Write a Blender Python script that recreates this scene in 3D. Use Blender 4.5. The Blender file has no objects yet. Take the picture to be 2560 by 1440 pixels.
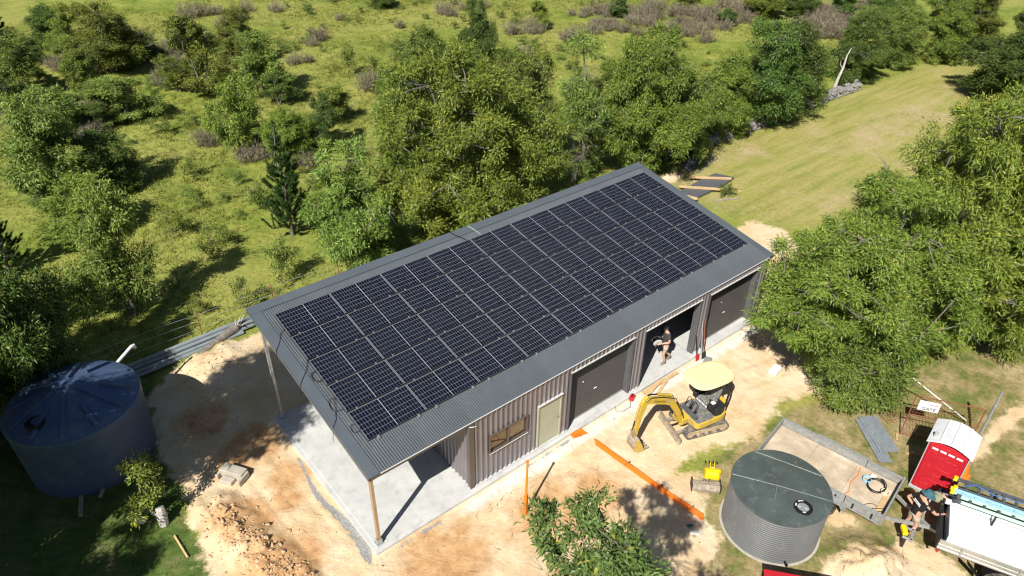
import bpy, bmesh, math, random
import numpy as np
from mathutils import Vector, Matrix

# ------------------------------------------------------------------ camera, sky, sun, exposure
scene = bpy.context.scene
COL = scene.collection
R = math.radians

cam_d = bpy.data.cameras.new('camera')
cam_d.sensor_width = 36.0
cam_d.lens = 25.31
cam_d.clip_start = 0.1
cam_d.clip_end = 3000.0
cam = bpy.data.objects.new('camera', cam_d)
COL.objects.link(cam)
YAW, PITCH, ROLL = 0.694132, 0.594011, 0.0154288
_f = Vector((math.sin(YAW)*math.cos(PITCH), math.cos(YAW)*math.cos(PITCH), -math.sin(PITCH)))
_r = Vector((math.cos(YAW), -math.sin(YAW), 0.0))
_u = _r.cross(_f)
_r2 = math.cos(ROLL)*_r + math.sin(ROLL)*_u
_u2 = -math.sin(ROLL)*_r + math.cos(ROLL)*_u
_m = Matrix(((_r2.x, _u2.x, -_f.x), (_r2.y, _u2.y, -_f.y), (_r2.z, _u2.z, -_f.z))).to_4x4()
_m.translation = Vector((-5.3426, -12.1209, 17.3965))
cam.matrix_world = _m
scene.camera = cam

SUN_TRAVEL = Vector((2.46, 1.17, -2.78)).normalized()
world = bpy.data.worlds.new('World')
scene.world = world
world.use_nodes = True
_nt = world.node_tree
_bg = _nt.nodes.get('Background') or _nt.nodes.new('ShaderNodeBackground')
_sky = _nt.nodes.new('ShaderNodeTexSky')
_sky.sky_type = 'NISHITA'
_sky.sun_disc = False
_sky.sun_elevation = math.asin(-SUN_TRAVEL.z)
_sky.sun_rotation = math.atan2(-SUN_TRAVEL.x, -SUN_TRAVEL.y)
_sky.air_density = 1.0
_sky.dust_density = 0.6
_sky.ozone_density = 1.2
_nt.links.new(_sky.outputs[0], _bg.inputs[0])
_bg.inputs[1].default_value = 0.05

sun_d = bpy.data.lights.new('sun', 'SUN')
sun_d.energy = 5.0
sun_d.angle = R(0.53)
sun_d.color = (1.0, 0.955, 0.88)
sun = bpy.data.objects.new('sun', sun_d)
sun.rotation_euler = SUN_TRAVEL.to_track_quat('-Z', 'Y').to_euler()
sun.location = (-20, -12, 30)
COL.objects.link(sun)

scene.view_settings.view_transform = 'Standard'
scene.view_settings.look = 'None'
scene.view_settings.exposure = 0.46
scene.view_settings.gamma = 1.0
scene.render.engine = 'CYCLES'
scene.cycles.max_bounces = 6
scene.cycles.diffuse_bounces = 3
scene.cycles.glossy_bounces = 3
scene.cycles.transmission_bounces = 4
scene.cycles.transparent_max_bounces = 6
scene.cycles.use_denoising = True
scene.cycles.denoiser = 'OPENIMAGEDENOISE'
scene.cycles.denoising_input_passes = 'RGB_ALBEDO_NORMAL'
scene.cycles.denoising_prefilter = 'ACCURATE'
scene.cycles.sample_clamp_indirect = 6.0
scene.cycles.caustics_reflective = False
scene.cycles.caustics_refractive = False
scene.cycles.filter_width = 1.2

random.seed(7)
ORD = ['first', 'second', 'third', 'fourth', 'fifth', 'sixth', 'seventh', 'eighth', 'ninth', 'tenth']
GZ = -0.12                                  # yard level; top of the concrete slab is z = 0

# ------------------------------------------------------------------ helpers
def node(nt, t, **kw):
    n = nt.nodes.new(t)
    for k, v in kw.items():
        setattr(n, k, v)
    return n

def pm(name, col, rough=0.6, metal=0.0, col2=None, var=0.18, scale=6.0, bump=0.0, bscale=60.0, spec=0.4,
       coat=0.0, detail=5.0, orand=0.0, dirt=None, dirt_amt=0.0, dirt_scale=2.0, coords='Object'):
    m = bpy.data.materials.new(name)
    m.use_nodes = True
    nt = m.node_tree
    b = nt.nodes['Principled BSDF']
    tc = node(nt, 'ShaderNodeTexCoord')
    out = node(nt, 'ShaderNodeNewGeometry').outputs['Position'] if coords == 'World' else tc.outputs[coords]
    nz = node(nt, 'ShaderNodeTexNoise')
    nz.inputs['Scale'].default_value = scale
    nz.inputs['Detail'].default_value = detail
    nz.inputs['Roughness'].default_value = 0.62
    nt.links.new(out, nz.inputs['Vector'])
    c2 = col2 or tuple(max(0.0, c*(1-var*1.4)) for c in col)
    c1 = tuple(min(1.0, c*(1+var*0.5)) for c in col) if col2 is None else col
    rmp = node(nt, 'ShaderNodeValToRGB')
    rmp.color_ramp.elements[0].position = 0.32
    rmp.color_ramp.elements[1].position = 0.68
    rmp.color_ramp.elements[0].color = (*c2, 1)
    rmp.color_ramp.elements[1].color = (*c1, 1)
    nt.links.new(nz.outputs['Fac'], rmp.inputs['Fac'])
    cout = rmp.outputs['Color']
    if dirt is not None:
        n3 = node(nt, 'ShaderNodeTexNoise')
        n3.inputs['Scale'].default_value = dirt_scale
        n3.inputs['Detail'].default_value = 8.0
        n3.inputs['Roughness'].default_value = 0.7
        nt.links.new(out, n3.inputs['Vector'])
        r3 = node(nt, 'ShaderNodeValToRGB')
        r3.color_ramp.elements[0].position = 0.62 - dirt_amt*0.35
        r3.color_ramp.elements[1].position = 0.80 - dirt_amt*0.25
        r3.color_ramp.elements[0].color = (0, 0, 0, 1)
        r3.color_ramp.elements[1].color = (1, 1, 1, 1)
        nt.links.new(n3.outputs['Fac'], r3.inputs['Fac'])
        mx = node(nt, 'ShaderNodeMixRGB')
        mx.inputs['Color2'].default_value = (*dirt, 1)
        nt.links.new(r3.outputs['Color'], mx.inputs['Fac'])
        nt.links.new(cout, mx.inputs['Color1'])
        cout = mx.outputs['Color']
    if orand > 0:
        oi = node(nt, 'ShaderNodeObjectInfo'); mr = node(nt, 'ShaderNodeMapRange')
        mr.inputs['To Min'].default_value = 1-orand; mr.inputs['To Max'].default_value = 1+orand
        hv = node(nt, 'ShaderNodeHueSaturation')
        nt.links.new(oi.outputs['Random'], mr.inputs['Value']); nt.links.new(mr.outputs[0], hv.inputs['Value'])
        nt.links.new(cout, hv.inputs['Color']); cout = hv.outputs['Color']
    nt.links.new(cout, b.inputs['Base Color'])
    b.inputs['Roughness'].default_value = rough
    b.inputs['Metallic'].default_value = metal
    b.inputs['Specular IOR Level'].default_value = spec
    b.inputs['Coat Weight'].default_value = coat
    if bump > 0:
        n2 = node(nt, 'ShaderNodeTexNoise')
        n2.inputs['Scale'].default_value = bscale
        n2.inputs['Detail'].default_value = 4.0
        nt.links.new(out, n2.inputs['Vector'])
        bp = node(nt, 'ShaderNodeBump')
        bp.inputs['Strength'].default_value = bump
        bp.inputs['Distance'].default_value = 0.02
        nt.links.new(n2.outputs['Fac'], bp.inputs['Height'])
        nt.links.new(bp.outputs['Normal'], b.inputs['Normal'])
    return m

class MB:
    def __init__(s):
        s.v = []; s.f = []; s.m = Matrix()
    def add(s, vs, fs):
        o = len(s.v)
        s.v.extend([tuple(s.m @ Vector(p)) for p in vs])
        s.f.extend([tuple(i+o for i in f) for f in fs])
        return s
    def box(s, c, d, rot=None):
        x, y, z = d[0]/2, d[1]/2, d[2]/2
        P = [Vector(p) for p in ((-x,-y,-z),(x,-y,-z),(x,y,-z),(-x,y,-z),(-x,-y,z),(x,-y,z),(x,y,z),(-x,y,z))]
        if rot is not None:
            P = [rot @ p for p in P]
        c = Vector(c)
        return s.add([p+c for p in P], [(0,3,2,1),(4,5,6,7),(0,1,5,4),(1,2,6,5),(2,3,7,6),(3,0,4,7)])
    def bar(s, p0, p1, w, h, up=(0,0,1)):
        p0, p1 = Vector(p0), Vector(p1)
        d = p1-p0; L = d.length; d.normalize()
        y = Vector(up).cross(d)
        if y.length < 1e-4: y = Vector((0,1,0)).cross(d)
        if y.length < 1e-4: y = Vector((1,0,0)).cross(d)
        y.normalize(); z = d.cross(y)
        rot = Matrix((d, y, z)).transposed()
        return s.box((p0+p1)/2, (L, w, h), rot)
    def tube(s, pts, r, n=8, caps=True):
        pts = [Vector(p) for p in pts]
        rs = r if isinstance(r, (list, tuple)) else [r]*len(pts)
        vs, fs = [], []
        prev = None
        for i, p in enumerate(pts):
            d = (pts[min(i+1, len(pts)-1)] - pts[max(i-1, 0)])
            if d.length < 1e-6: d = Vector((0,0,1))
            d.normalize()
            a = prev if prev is not None else (Vector((0,0,1)) if abs(d.z) < 0.9 else Vector((1,0,0)))
            x = a - d*a.dot(d)
            if x.length < 1e-4: x = d.orthogonal()
            x.normalize(); y = d.cross(x); prev = x
            for k in range(n):
                t = 2*math.pi*k/n
                vs.append(p + (x*math.cos(t)+y*math.sin(t))*rs[i])
        for i in range(len(pts)-1):
            for k in range(n):
                a, b = i*n+k, i*n+(k+1) % n
                fs.append((a, b, b+n, a+n))
        if caps:
            fs.append(tuple(range(n-1, -1, -1)))
            o = (len(pts)-1)*n
            fs.append(tuple(range(o, o+n)))
        return s.add(vs, fs)
    def cyl(s, p0, p1, r0, r1=None, n=16):
        return s.tube([p0, p1], [r0, r0 if r1 is None else r1], n)
    def lathe(s, prof, n=32, c=(0,0,0), a0=0.0, a1=2*math.pi):
        vs, fs = [], []
        full = abs(a1-a0-2*math.pi) < 1e-6
        m = n if full else n+1
        for r, z in prof:
            for k in range(m):
                t = a0 + (a1-a0)*k/n
                vs.append((c[0]+r*math.cos(t), c[1]+r*math.sin(t), c[2]+z))
        for i in range(len(prof)-1):
            for k in range(n):
                a, b = i*m+k, i*m+((k+1) % m if full else k+1)
                fs.append((a, b, b+m, a+m))
        return s.add(vs, fs)
    def prism(s, poly, y0, y1):
        n = len(poly)
        vs = [(x, y0, z) for x, z in poly] + [(x, y1, z) for x, z in poly]
        fs = [(k, (k+1) % n, (k+1) % n+n, k+n) for k in range(n)]
        fs += [tuple(range(n-1, -1, -1)), tuple(range(n, 2*n))]
        return s.add(vs, fs)
    def slab(s, poly, z0, z1):
        n = len(poly)
        vs = [(x, y, z0) for x, y in poly] + [(x, y, z1) for x, y in poly]
        fs = [(k, (k+1) % n, (k+1) % n+n, k+n) for k in range(n)]
        fs += [tuple(range(n-1, -1, -1)), tuple(range(n, 2*n))]
        return s.add(vs, fs)
    def ell(s, c, d, n=12, m=8, rot=None):
        vs, fs = [], []
        for i in range(m+1):
            t = math.pi*i/m
            for k in range(n):
                p = 2*math.pi*k/n
                v = Vector((d[0]*math.sin(t)*math.cos(p), d[1]*math.sin(t)*math.sin(p), d[2]*math.cos(t)))
                if rot is not None: v = rot @ v
                vs.append(v+Vector(c))
        for i in range(m):
            for k in range(n):
                a, b = i*n+k, i*n+(k+1) % n
                fs.append((a, a+n, b+n, b))
        return s.add(vs, fs)
    def mesh(s, name):
        me = bpy.data.meshes.new(name)
        me.from_pydata(s.v, [], s.f)
        me.validate()
        bm = bmesh.new(); bm.from_mesh(me)
        bmesh.ops.remove_doubles(bm, verts=bm.verts, dist=1e-6)
        bmesh.ops.recalc_face_normals(bm, faces=bm.faces)
        bm.to_mesh(me); bm.free()
        return me
    def build(s, name, mat, parent=None, smooth=False, bevel=0.0, seg=2):
        me = s.mesh(name)
        return link(name, me, mat, parent, smooth, bevel, seg)

def link(name, me, mat=None, parent=None, smooth=False, bevel=0.0, seg=2):
    if mat is not None and len(me.materials) == 0:
        me.materials.append(mat)
    if smooth:
        me.polygons.foreach_set('use_smooth', [True]*len(me.polygons))
        try: me.set_sharp_from_angle(angle=R(38))
        except Exception: pass
    o = bpy.data.objects.new(name, me)
    COL.objects.link(o)
    if parent is not None: o.parent = parent
    if bevel > 0:
        b = o.modifiers.new('bevel', 'BEVEL')
        b.width = bevel; b.segments = seg; b.limit_method = 'ANGLE'; b.angle_limit = R(40)
    return o

def empty(name, loc=(0,0,0), rz=0.0):
    o = bpy.data.objects.new(name, None)
    o.empty_display_size = 0.2
    o.location = loc; o.rotation_euler = (0, 0, rz)
    COL.objects.link(o)
    return o

def tag(o, label, cat, group=None):
    o['label'] = label; o['category'] = cat
    if group: o['group'] = group
    return o

def copy_tree(o, parent=None):
    c = o.copy(); COL.objects.link(c); c.parent = parent
    for ch in list(o.children): copy_tree(ch, c)
    return c

def np_mesh(name, V, F, attr=None):
    V = np.asarray(V, np.float32); F = np.asarray(F, np.int32)
    me = bpy.data.meshes.new(name)
    k = F.shape[1]
    me.vertices.add(len(V)); me.vertices.foreach_set('co', V.ravel())
    me.loops.add(F.size); me.loops.foreach_set('vertex_index', F.ravel())
    me.polygons.add(len(F)); me.polygons.foreach_set('loop_start', np.arange(0, F.size, k, dtype=np.int32))
    me.update(calc_edges=True)
    for an, arr in (attr or {}).items():
        a = me.attributes.new(an, 'FLOAT', 'POINT')
        a.data.foreach_set('value', np.asarray(arr, np.float32))
    return me

def text_mesh(name, txt, size, depth=0.004):
    cu = bpy.data.curves.new(name, 'FONT')
    cu.body = txt; cu.size = size; cu.extrude = depth; cu.align_x = 'CENTER'; cu.align_y = 'CENTER'
    cu.resolution_u = 2
    o = bpy.data.objects.new(name, cu); COL.objects.link(o)
    dg = bpy.context.evaluated_depsgraph_get()
    me = bpy.data.meshes.new_from_object(o.evaluated_get(dg))
    bpy.data.objects.remove(o)
    return me

_TN = {}
def vnoise(X, Y, f, seed=0):
    """value noise on arrays, range 0..1"""
    if seed not in _TN: _TN[seed] = np.random.RandomState(seed).rand(256, 256)
    T = _TN[seed]
    x = X*f + 1000.0; y = Y*f + 1000.0
    xi = np.floor(x).astype(int); yi = np.floor(y).astype(int)
    u = x-xi; v = y-yi; u = u*u*(3-2*u); v = v*v*(3-2*v)
    a = T[xi % 256, yi % 256]; b = T[(xi+1) % 256, yi % 256]
    c = T[xi % 256, (yi+1) % 256]; d = T[(xi+1) % 256, (yi+1) % 256]
    return (a*(1-u)+b*u)*(1-v) + (c*(1-u)+d*u)*v

def fbm(X, Y, f, seed=0, o=4):
    s = 0; a = 0.5; t = 0
    for k in range(o):
        s = s + a*vnoise(X, Y, f*2**k, seed+k); t += a; a *= 0.5
    return s/t

def sdist(X, Y, poly):
    """signed distance (positive inside)"""
    P = np.array(poly, float); n = len(P)
    d = np.full(X.shape, 1e9); ins = np.zeros(X.shape, bool)
    for i in range(n):
        a = P[i]; b = P[(i+1) % n]; e = b-a
        wx, wy = X-a[0], Y-a[1]
        t = np.clip((wx*e[0]+wy*e[1])/(e@e), 0, 1)
        d = np.minimum(d, (wx-e[0]*t)**2+(wy-e[1]*t)**2)
        c = ((a[1] > Y) != (b[1] > Y)) & (X < (b[0]-a[0])*(Y-a[1])/((b[1]-a[1]) or 1e-9)+a[0])
        ins ^= c
    d = np.sqrt(d)
    return np.where(ins, d, -d)
# ------------------------------------------------------------------ ground
SOIL = [(1.3,11.5),(0.5,11.6),(-0.3,11.6),(-1.4,11.5),(-2.4,11.2),(-3.2,10.3),(-3.5,8.7),(-3.6,7.5),(-3.6,6.0),(-3.8,4.5),(-3.9,3.1),(-4.1,2.1),(-4.6,-1.5),(-2,-9),(5.2,-9.5),(6.3,-7.0),(6.7,-6.3),(7.4,-6.2),(7.8,-5.9),(7.9,-5.3),(8.4,-4.8),(9.1,-4.1),(9.2,-3.9),(8.6,-3.6),(8.8,-3.3),(9.5,-3.3),(10.7,-3.5),(11.0,-3.9),(12.3,-4.1),(13.3,-3.8),(14.4,-3.7),(15.7,-4.3),(18.2,-3.9),(21.6,-1.9),(23.9,1.3),(25.2,3.6),(24.6,4.9),(22.0,5.2),(19.5,8.6),(2,9.0)]
PATCHES = [[(8.6,-8.5),(9.4,-8.1),(10.5,-8.4),(10.9,-9.0),(11.9,-9.2),(12.3,-9.9),(12.2,-10.9),(11.5,-12.2),(8.5,-11)],
           [(10.7,-7.4),(11.3,-7.3),(11.6,-7.9),(11.3,-8.2),(10.7,-7.9)],
           [(24.9,11.4),(26.0,11.5),(26.6,10.9),(25.2,10.3),(24.2,10.7)],
           [(24.5,-9.5),(20.2,-8.9),(18.1,-8.9),(16.4,-8.9),(16.5,-9.3),(18.4,-9.3),(20.0,-9.5),(24,-10.4)]]
MOWN = [(24.6,11.6),(26.0,10.9),(29.0,11.3),(33.4,12.0),(37.4,12.0),(42.9,12.1),(47.9,12.6),(53.2,12.1),(60.0,12.2),(63,10.3),(62,5.9),(66,1.1),(45,-8),(36,-8),(33.0,0.3),(29.2,1.0),(25.6,3.4),(24.6,5.3),(24.6,8.3)]
YARD = [(9.2,-3.9),(13.1,-4.0),(17.3,-4.9),(22.4,-6.6),(36,-9.6),(30,-22),(4.9,-14),(4.9,-7.4),(7.1,-6.2)]
DARK_LAWN = [(-16,12.2),(0.8,12.2),(-2.6,11.4),(-3.4,9.0),(-3.8,4.5),(-4.3,-3),(-16,-3)]

def region_masks(X, Y):
    s = sdist(X, Y, SOIL)/0.9
    for p in PATCHES:
        s = np.maximum(s, sdist(X, Y, p)/0.7 - 0.1)
    soil = np.clip(s*0.5+0.5, 0, 1)
    mown = np.clip(sdist(X, Y, MOWN)/2.0+0.5, 0, 1)
    yard = np.clip(sdist(X, Y, YARD)/1.6+0.5, 0, 1)
    dark_lawn = np.clip(sdist(X, Y, DARK_LAWN)/1.5+0.5, 0, 1)
    return soil, mown, yard, dark_lawn

def bump_at(X, Y, cx, cy, r, h):
    d = np.sqrt((X-cx)**2+(Y-cy)**2)/r
    return h*np.clip(1-d*d, 0, 1)**1.5

BERM = [(-3.1,4.1),(-3.0,3.1),(-2.75,2.0),(-2.5,0.9),(-2.3,-0.2)]
def height(X, Y):
    X = np.asarray(X, float); Y = np.asarray(Y, float)
    soil, mown, yard, dark_lawn = region_masks(X, Y)
    z = GZ + (fbm(X, Y, 0.9, 3)-0.5)*0.10*soil + (fbm(X, Y, 0.12, 9, 3)-0.5)*0.35*(1-soil)*np.clip((Y-14)/12, 0, 1)
    z = z + (fbm(X, Y, 4.0, 5, 3)-0.5)*0.055*soil
    for i in range(len(BERM)-1):
        for t in (0.0, 0.33, 0.66):
            bx = BERM[i][0]*(1-t)+BERM[i+1][0]*t; by = BERM[i][1]*(1-t)+BERM[i+1][1]*t
            z = np.maximum(z, GZ-0.02+bump_at(X, Y, bx, by, 0.95, 0.30)*(0.15+1.5*fbm(X, Y, 3.1, 21, 5)))
    z = z + bump_at(X, Y, 10.2, -9.1, 1.3, 0.45)*(0.35+1.2*fbm(X, Y, 2.6, 31, 5))
    z = z + bump_at(X, Y, -0.6, 10.9, 1.6, 0.25)*(0.5+fbm(X, Y, 2.0, 33, 3))
    z = z - bump_at(X, Y, -2.0, 7.6, 1.3, 0.12)
    # level pad under slab, tanks and vehicles
    inx = np.clip(np.minimum(np.minimum(X+0.35, 18.4-X), np.minimum(Y+0.35, 6.9-Y))/0.25+1, 0, 1)
    z = z*(1-inx) + (GZ-0.02)*inx
    return z

def gz(x, y):
    return float(height(np.array([x]), np.array([y]))[0])

def spacing(lo, hi, a, b, fine, grow):
    g = list(np.arange(a, b+1e-6, fine))
    s = fine; p = a
    left = []
    while p > lo:
        s = min(s*grow, 60); p -= s; left.append(p)
    s = fine; p = b; right = []
    while p < hi:
        s = min(s*grow, 60); p += s; right.append(p)
    return np.array(left[::-1]+g+right)

gx = spacing(-500, 900, -5.5, 17.0, 0.075, 1.05)
gy = spacing(-500, 900, -10.5, 12.0, 0.075, 1.05)
XX, YY = np.meshgrid(gx, gy)
ZZ = height(XX, YY)
nx, ny = len(gx), len(gy)
idx = np.arange(nx*ny).reshape(ny, nx)
Fq = np.stack([idx[:-1, :-1].ravel(), idx[:-1, 1:].ravel(), idx[1:, 1:].ravel(), idx[1:, :-1].ravel()], 1)
so, mo, ya, sh = region_masks(XX, YY)
clay = np.zeros(XX.shape)
for (cx, cy, r) in ((-2.4,1.2,2.0),(-2.6,3.2,1.6),(-1.2,6.0,1.6),(-2.0,5.6,1.2),(-0.9,4.0,1.0),(-1.3,3.2,0.8),(-2.0,8.2,1.4),(1.2,-1.5,2.2),(4.5,-2.2,2.0),(2.8,-4.6,2.0),(6.2,-2.5,1.4)):
    clay = np.maximum(clay, np.clip(1.2-np.sqrt((XX-cx)**2+(YY-cy)**2)/r, 0, 1))
ash = np.zeros(XX.shape)                      # grey crushed rock along the slab edges
ex = np.clip(1-np.abs(XX+0.40-0.10*np.sin(YY*1.7))/(0.22+0.12*np.sin(YY*0.9+1)), 0, 1)*np.clip((YY+0.6)/0.5, 0, 1)*np.clip((5.0-YY)/0.6, 0, 1)
ey = 0.75*np.clip(1-np.abs(YY+0.34)/0.16, 0, 1)*np.clip(0.55+np.sin(XX*1.15+0.6)*0.9, 0, 1)*np.clip((XX+0.6)/0.4, 0, 1)*np.clip((13.5-XX)/1.0, 0, 1)
ash = np.maximum(ex, ey)
white = np.clip(1-np.abs(YY+0.5)/0.55, 0, 1)*np.clip((XX-2.0)/1.0, 0, 1)*np.clip((18.5-XX)/1.0, 0, 1)
# wheel and crawler marks pressed into the sand
track = np.zeros(XX.shape)
def press(path, w, off):
    global track
    P = np.array(path, float)
    for i in range(len(P)-1):
        a, c = P[i], P[i+1]; e = c-a; L = np.linalg.norm(e); e = e/L; n = np.array((-e[1], e[0]))
        t = (XX-a[0])*e[0]+(YY-a[1])*e[1]; q = (XX-a[0])*n[0]+(YY-a[1])*n[1]
        for s_ in (-1, 1):
            m = np.clip((w-np.abs(q-s_*off))/0.06, 0, 1)*np.clip((t+0.1)/0.1, 0, 1)*np.clip((L+0.1-t)/0.1, 0, 1)
            track = np.maximum(track, m)
press([(16.5,-2.6),(13.8,-2.0),(11.6,-2.6)], 0.12, 0.46)
press([(9.2,-1.2),(6.0,-2.6),(2.5,-3.6),(-1.5,-3.0),(-2.2,-0.5)], 0.13, 0.48)
press([(7.6,-3.2),(4.4,-1.2),(1.0,-1.6),(-1.6,-1.4)], 0.11, 0.72)
press([(-1.2,1.0),(-1.35,4.0),(-1.7,7.5)], 0.12, 0.46)
track = track*so
ZZ = ZZ-0.018*track
gme = np_mesh('ground', np.stack([XX.ravel(), YY.ravel(), ZZ.ravel()], 1), Fq,
              dict(soil=so.ravel(), mown=mo.ravel(), yard=ya.ravel(), dark_lawn=sh.ravel(), clay=clay.ravel(), ash=ash.ravel(), lime=white.ravel(), track=track.ravel()))
gme.polygons.foreach_set('use_smooth', [True]*len(gme.polygons))

def ground_material():
    m = bpy.data.materials.new('ground'); m.use_nodes = True
    nt = m.node_tree; b = nt.nodes['Principled BSDF']
    pos = node(nt, 'ShaderNodeNewGeometry').outputs['Position']
    def noise(sc, det=6, rough=0.6, dist=0.0, stretch=None):
        n = node(nt, 'ShaderNodeTexNoise')
        n.inputs['Scale'].default_value = sc; n.inputs['Detail'].default_value = det
        n.inputs['Roughness'].default_value = rough; n.inputs['Distortion'].default_value = dist
        src = pos
        if stretch:
            mp = node(nt, 'ShaderNodeMapping'); mp.inputs['Scale'].default_value = stretch[0]; mp.inputs['Rotation'].default_value = (0, 0, stretch[1])
            nt.links.new(pos, mp.inputs['Vector']); src = mp.outputs['Vector']
        nt.links.new(src, n.inputs['Vector'])
        return n.outputs['Fac']
    def ramp(fac, stops):
        r = node(nt, 'ShaderNodeValToRGB')
        e = r.color_ramp.elements
        while len(e) < len(stops): e.new(0.5)
        for k, (p, c) in enumerate(stops):
            e[k].position = p; e[k].color = (*c, 1) if len(c) == 3 else c
        nt.links.new(fac, r.inputs['Fac']); return r.outputs['Color']
    def mix(f, a, c, mode='MIX'):
        x = node(nt, 'ShaderNodeMixRGB', blend_type=mode)
        for s, v in ((x.inputs['Fac'], f), (x.inputs['Color1'], a), (x.inputs['Color2'], c)):
            if isinstance(v, float): s.default_value = v
            elif isinstance(v, tuple): s.default_value = (*v, 1)
            else: nt.links.new(v, s)
        return x.outputs['Color']
    def attr(n):
        a = node(nt, 'ShaderNodeAttribute'); a.attribute_name = n; return a.outputs['Fac']
    def math_(op, a, c):
        x = node(nt, 'ShaderNodeMath', operation=op)
        for s, v in zip(x.inputs, (a, c)):
            if isinstance(v, float): s.default_value = v
            else: nt.links.new(v, s)
        return x.outputs[0]
    def edge(a, nz, amp, lo=0.44, hi=0.56):
        v = math_('ADD', a, math_('MULTIPLY', math_('SUBTRACT', nz, 0.5), amp))
        return ramp(v, ((lo, (0,0,0)), (hi, (1,1,1))))
    W = (0,0,0), (1,1,1)
    n_big = noise(0.09, 5, 0.55); n_mid = noise(0.55, 7, 0.62); n_fine = noise(5.5, 7, 0.72); n_tiny = noise(28, 4, 0.7)
    # paddock grass
    grass = ramp(n_mid, ((0.30, (0.105,0.160,0.028)), (0.46, (0.200,0.250,0.045)), (0.60, (0.290,0.310,0.066)), (0.74, (0.365,0.335,0.115))))
    grass = mix(ramp(n_big, ((0.40, W[0]), (0.66, W[1]))), grass, (0.335,0.320,0.092))
    grass = mix(0.55, grass, ramp(n_fine, ((0.30, (0.25,0.30,0.22)), (0.55, (0.92,0.95,0.85)), (0.78, (1.5,1.4,1.2)))), 'MULTIPLY')
    bare = ramp(noise(0.28, 8, 0.7), ((0.62, W[0]), (0.71, W[1])))
    grass = mix(math_('MULTIPLY', bare, 0.75), grass, (0.33,0.26,0.16))
    # mown strip
    streak = noise(1.0, 6, 0.6, 0.3, ((0.16, 1.5, 1.0), 0.12))
    mow = ramp(streak, ((0.28, (0.210,0.245,0.052)), (0.50, (0.350,0.325,0.100)), (0.72, (0.440,0.365,0.165))))
    mow = mix(ramp(noise(0.22, 6, 0.6), ((0.50, W[0]), (0.68, W[1]))), mow, (0.46,0.37,0.20))
    mow = mix(0.45, mow, ramp(n_fine, ((0.30, (0.45,0.48,0.40)), (0.60, (1,1,1)), (0.8, (1.3,1.25,1.15)))), 'MULTIPLY')
    # yard lawn: patchy green and straw
    yl = ramp(noise(0.8, 8, 0.68), ((0.30, (0.095,0.155,0.035)), (0.42, (0.165,0.185,0.055)), (0.52, (0.310,0.250,0.115)), (0.66, (0.450,0.360,0.215))))
    yl = mix(0.6, yl, ramp(n_fine, ((0.28, (0.30,0.32,0.28)), (0.55, (0.95,0.95,0.92)), (0.78, (1.45,1.4,1.3)))), 'MULTIPLY')
    # darker green lawn by the tank
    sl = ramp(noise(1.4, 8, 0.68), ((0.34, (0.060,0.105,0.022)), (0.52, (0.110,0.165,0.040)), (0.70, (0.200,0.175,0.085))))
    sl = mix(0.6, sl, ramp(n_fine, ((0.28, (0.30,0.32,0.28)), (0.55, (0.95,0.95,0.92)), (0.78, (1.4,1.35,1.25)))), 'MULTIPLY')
    # sandy fill
    sand = ramp(noise(0.7, 9, 0.68), ((0.28, (0.570,0.390,0.205)), (0.44, (0.670,0.500,0.300)), (0.60, (0.735,0.590,0.400)), (0.76, (0.780,0.670,0.510))))
    cl = edge(attr('clay'), noise(1.8, 8, 0.7), 1.1, 0.42, 0.78)
    sand = mix(math_('MULTIPLY', cl, 0.9), sand, ramp(noise(2.6, 8, 0.7), ((0.32, (0.40,0.19,0.075)), (0.52, (0.57,0.335,0.155)), (0.72, (0.68,0.47,0.26)))))
    specks = ramp(noise(9, 8, 0.75, 0.8), ((0.66, W[0]), (0.74, W[1])))
    sand = mix(math_('MULTIPLY', specks, 0.6), sand, (0.34,0.20,0.105))
    cracks = ramp(noise(3.2, 10, 0.78, 1.2, ((1.0, 2.4, 1.0), 0.6)), ((0.64, W[0]), (0.70, W[1])))
    sand = mix(math_('MULTIPLY', cracks, 0.5), sand, (0.40,0.26,0.16))
    sand = mix(0.16, sand, ramp(n_tiny, ((0.30, (0.6,0.58,0.55)), (0.6, (1,1,1)), (0.8, (1.12,1.12,1.12)))), 'MULTIPLY')
    sand = mix(math_('MULTIPLY', edge(attr('lime'), noise(2.2, 7, 0.7), 0.9, 0.40, 0.80), 0.75), sand, (0.80,0.755,0.69))
    sand = mix(math_('MULTIPLY', edge(attr('ash'), noise(3.0, 8, 0.72), 1.25, 0.50, 0.62), 0.9), sand,
               ramp(noise(17, 6, 0.8), ((0.35, (0.15,0.165,0.175)), (0.55, (0.34,0.35,0.35)), (0.72, (0.62,0.61,0.58)))))
    tk_ = math_('MULTIPLY', attr('track'), ramp(noise(1.1, 6, 0.7), ((0.40, W[0]), (0.60, W[1]))))
    lug = ramp(noise(11, 3, 0.5, 0.0, ((1.0, 0.35, 1.0), 0.5)), ((0.46, W[0]), (0.56, W[1])))
    sand = mix(math_('MULTIPLY', tk_, math_('ADD', 0.18, math_('MULTIPLY', lug, 0.30))), sand, (0.44,0.31,0.19))
    c = mix(attr('mown'), grass, mow)
    c = mix(edge(attr('yard'), n_mid, 0.5, 0.4, 0.6), c, yl)
    c = mix(edge(attr('dark_lawn'), n_mid, 0.5, 0.4, 0.6), c, sl)
    tuft = edge(attr('soil'), noise(1.5, 9, 0.72), 0.95, 0.42, 0.56)
    c = mix(tuft, c, sand)
    nt.links.new(c, b.inputs['Base Color'])
    b.inputs['Roughness'].default_value = 0.95
    b.inputs['Specular IOR Level'].default_value = 0.12
    bp = node(nt, 'ShaderNodeBump'); bp.inputs['Strength'].default_value = 0.6; bp.inputs['Distance'].default_value = 0.05
    h = math_('ADD', noise(9, 9, 0.72, 0.4), math_('MULTIPLY', noise(2.2, 6, 0.65), 1.2))
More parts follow.
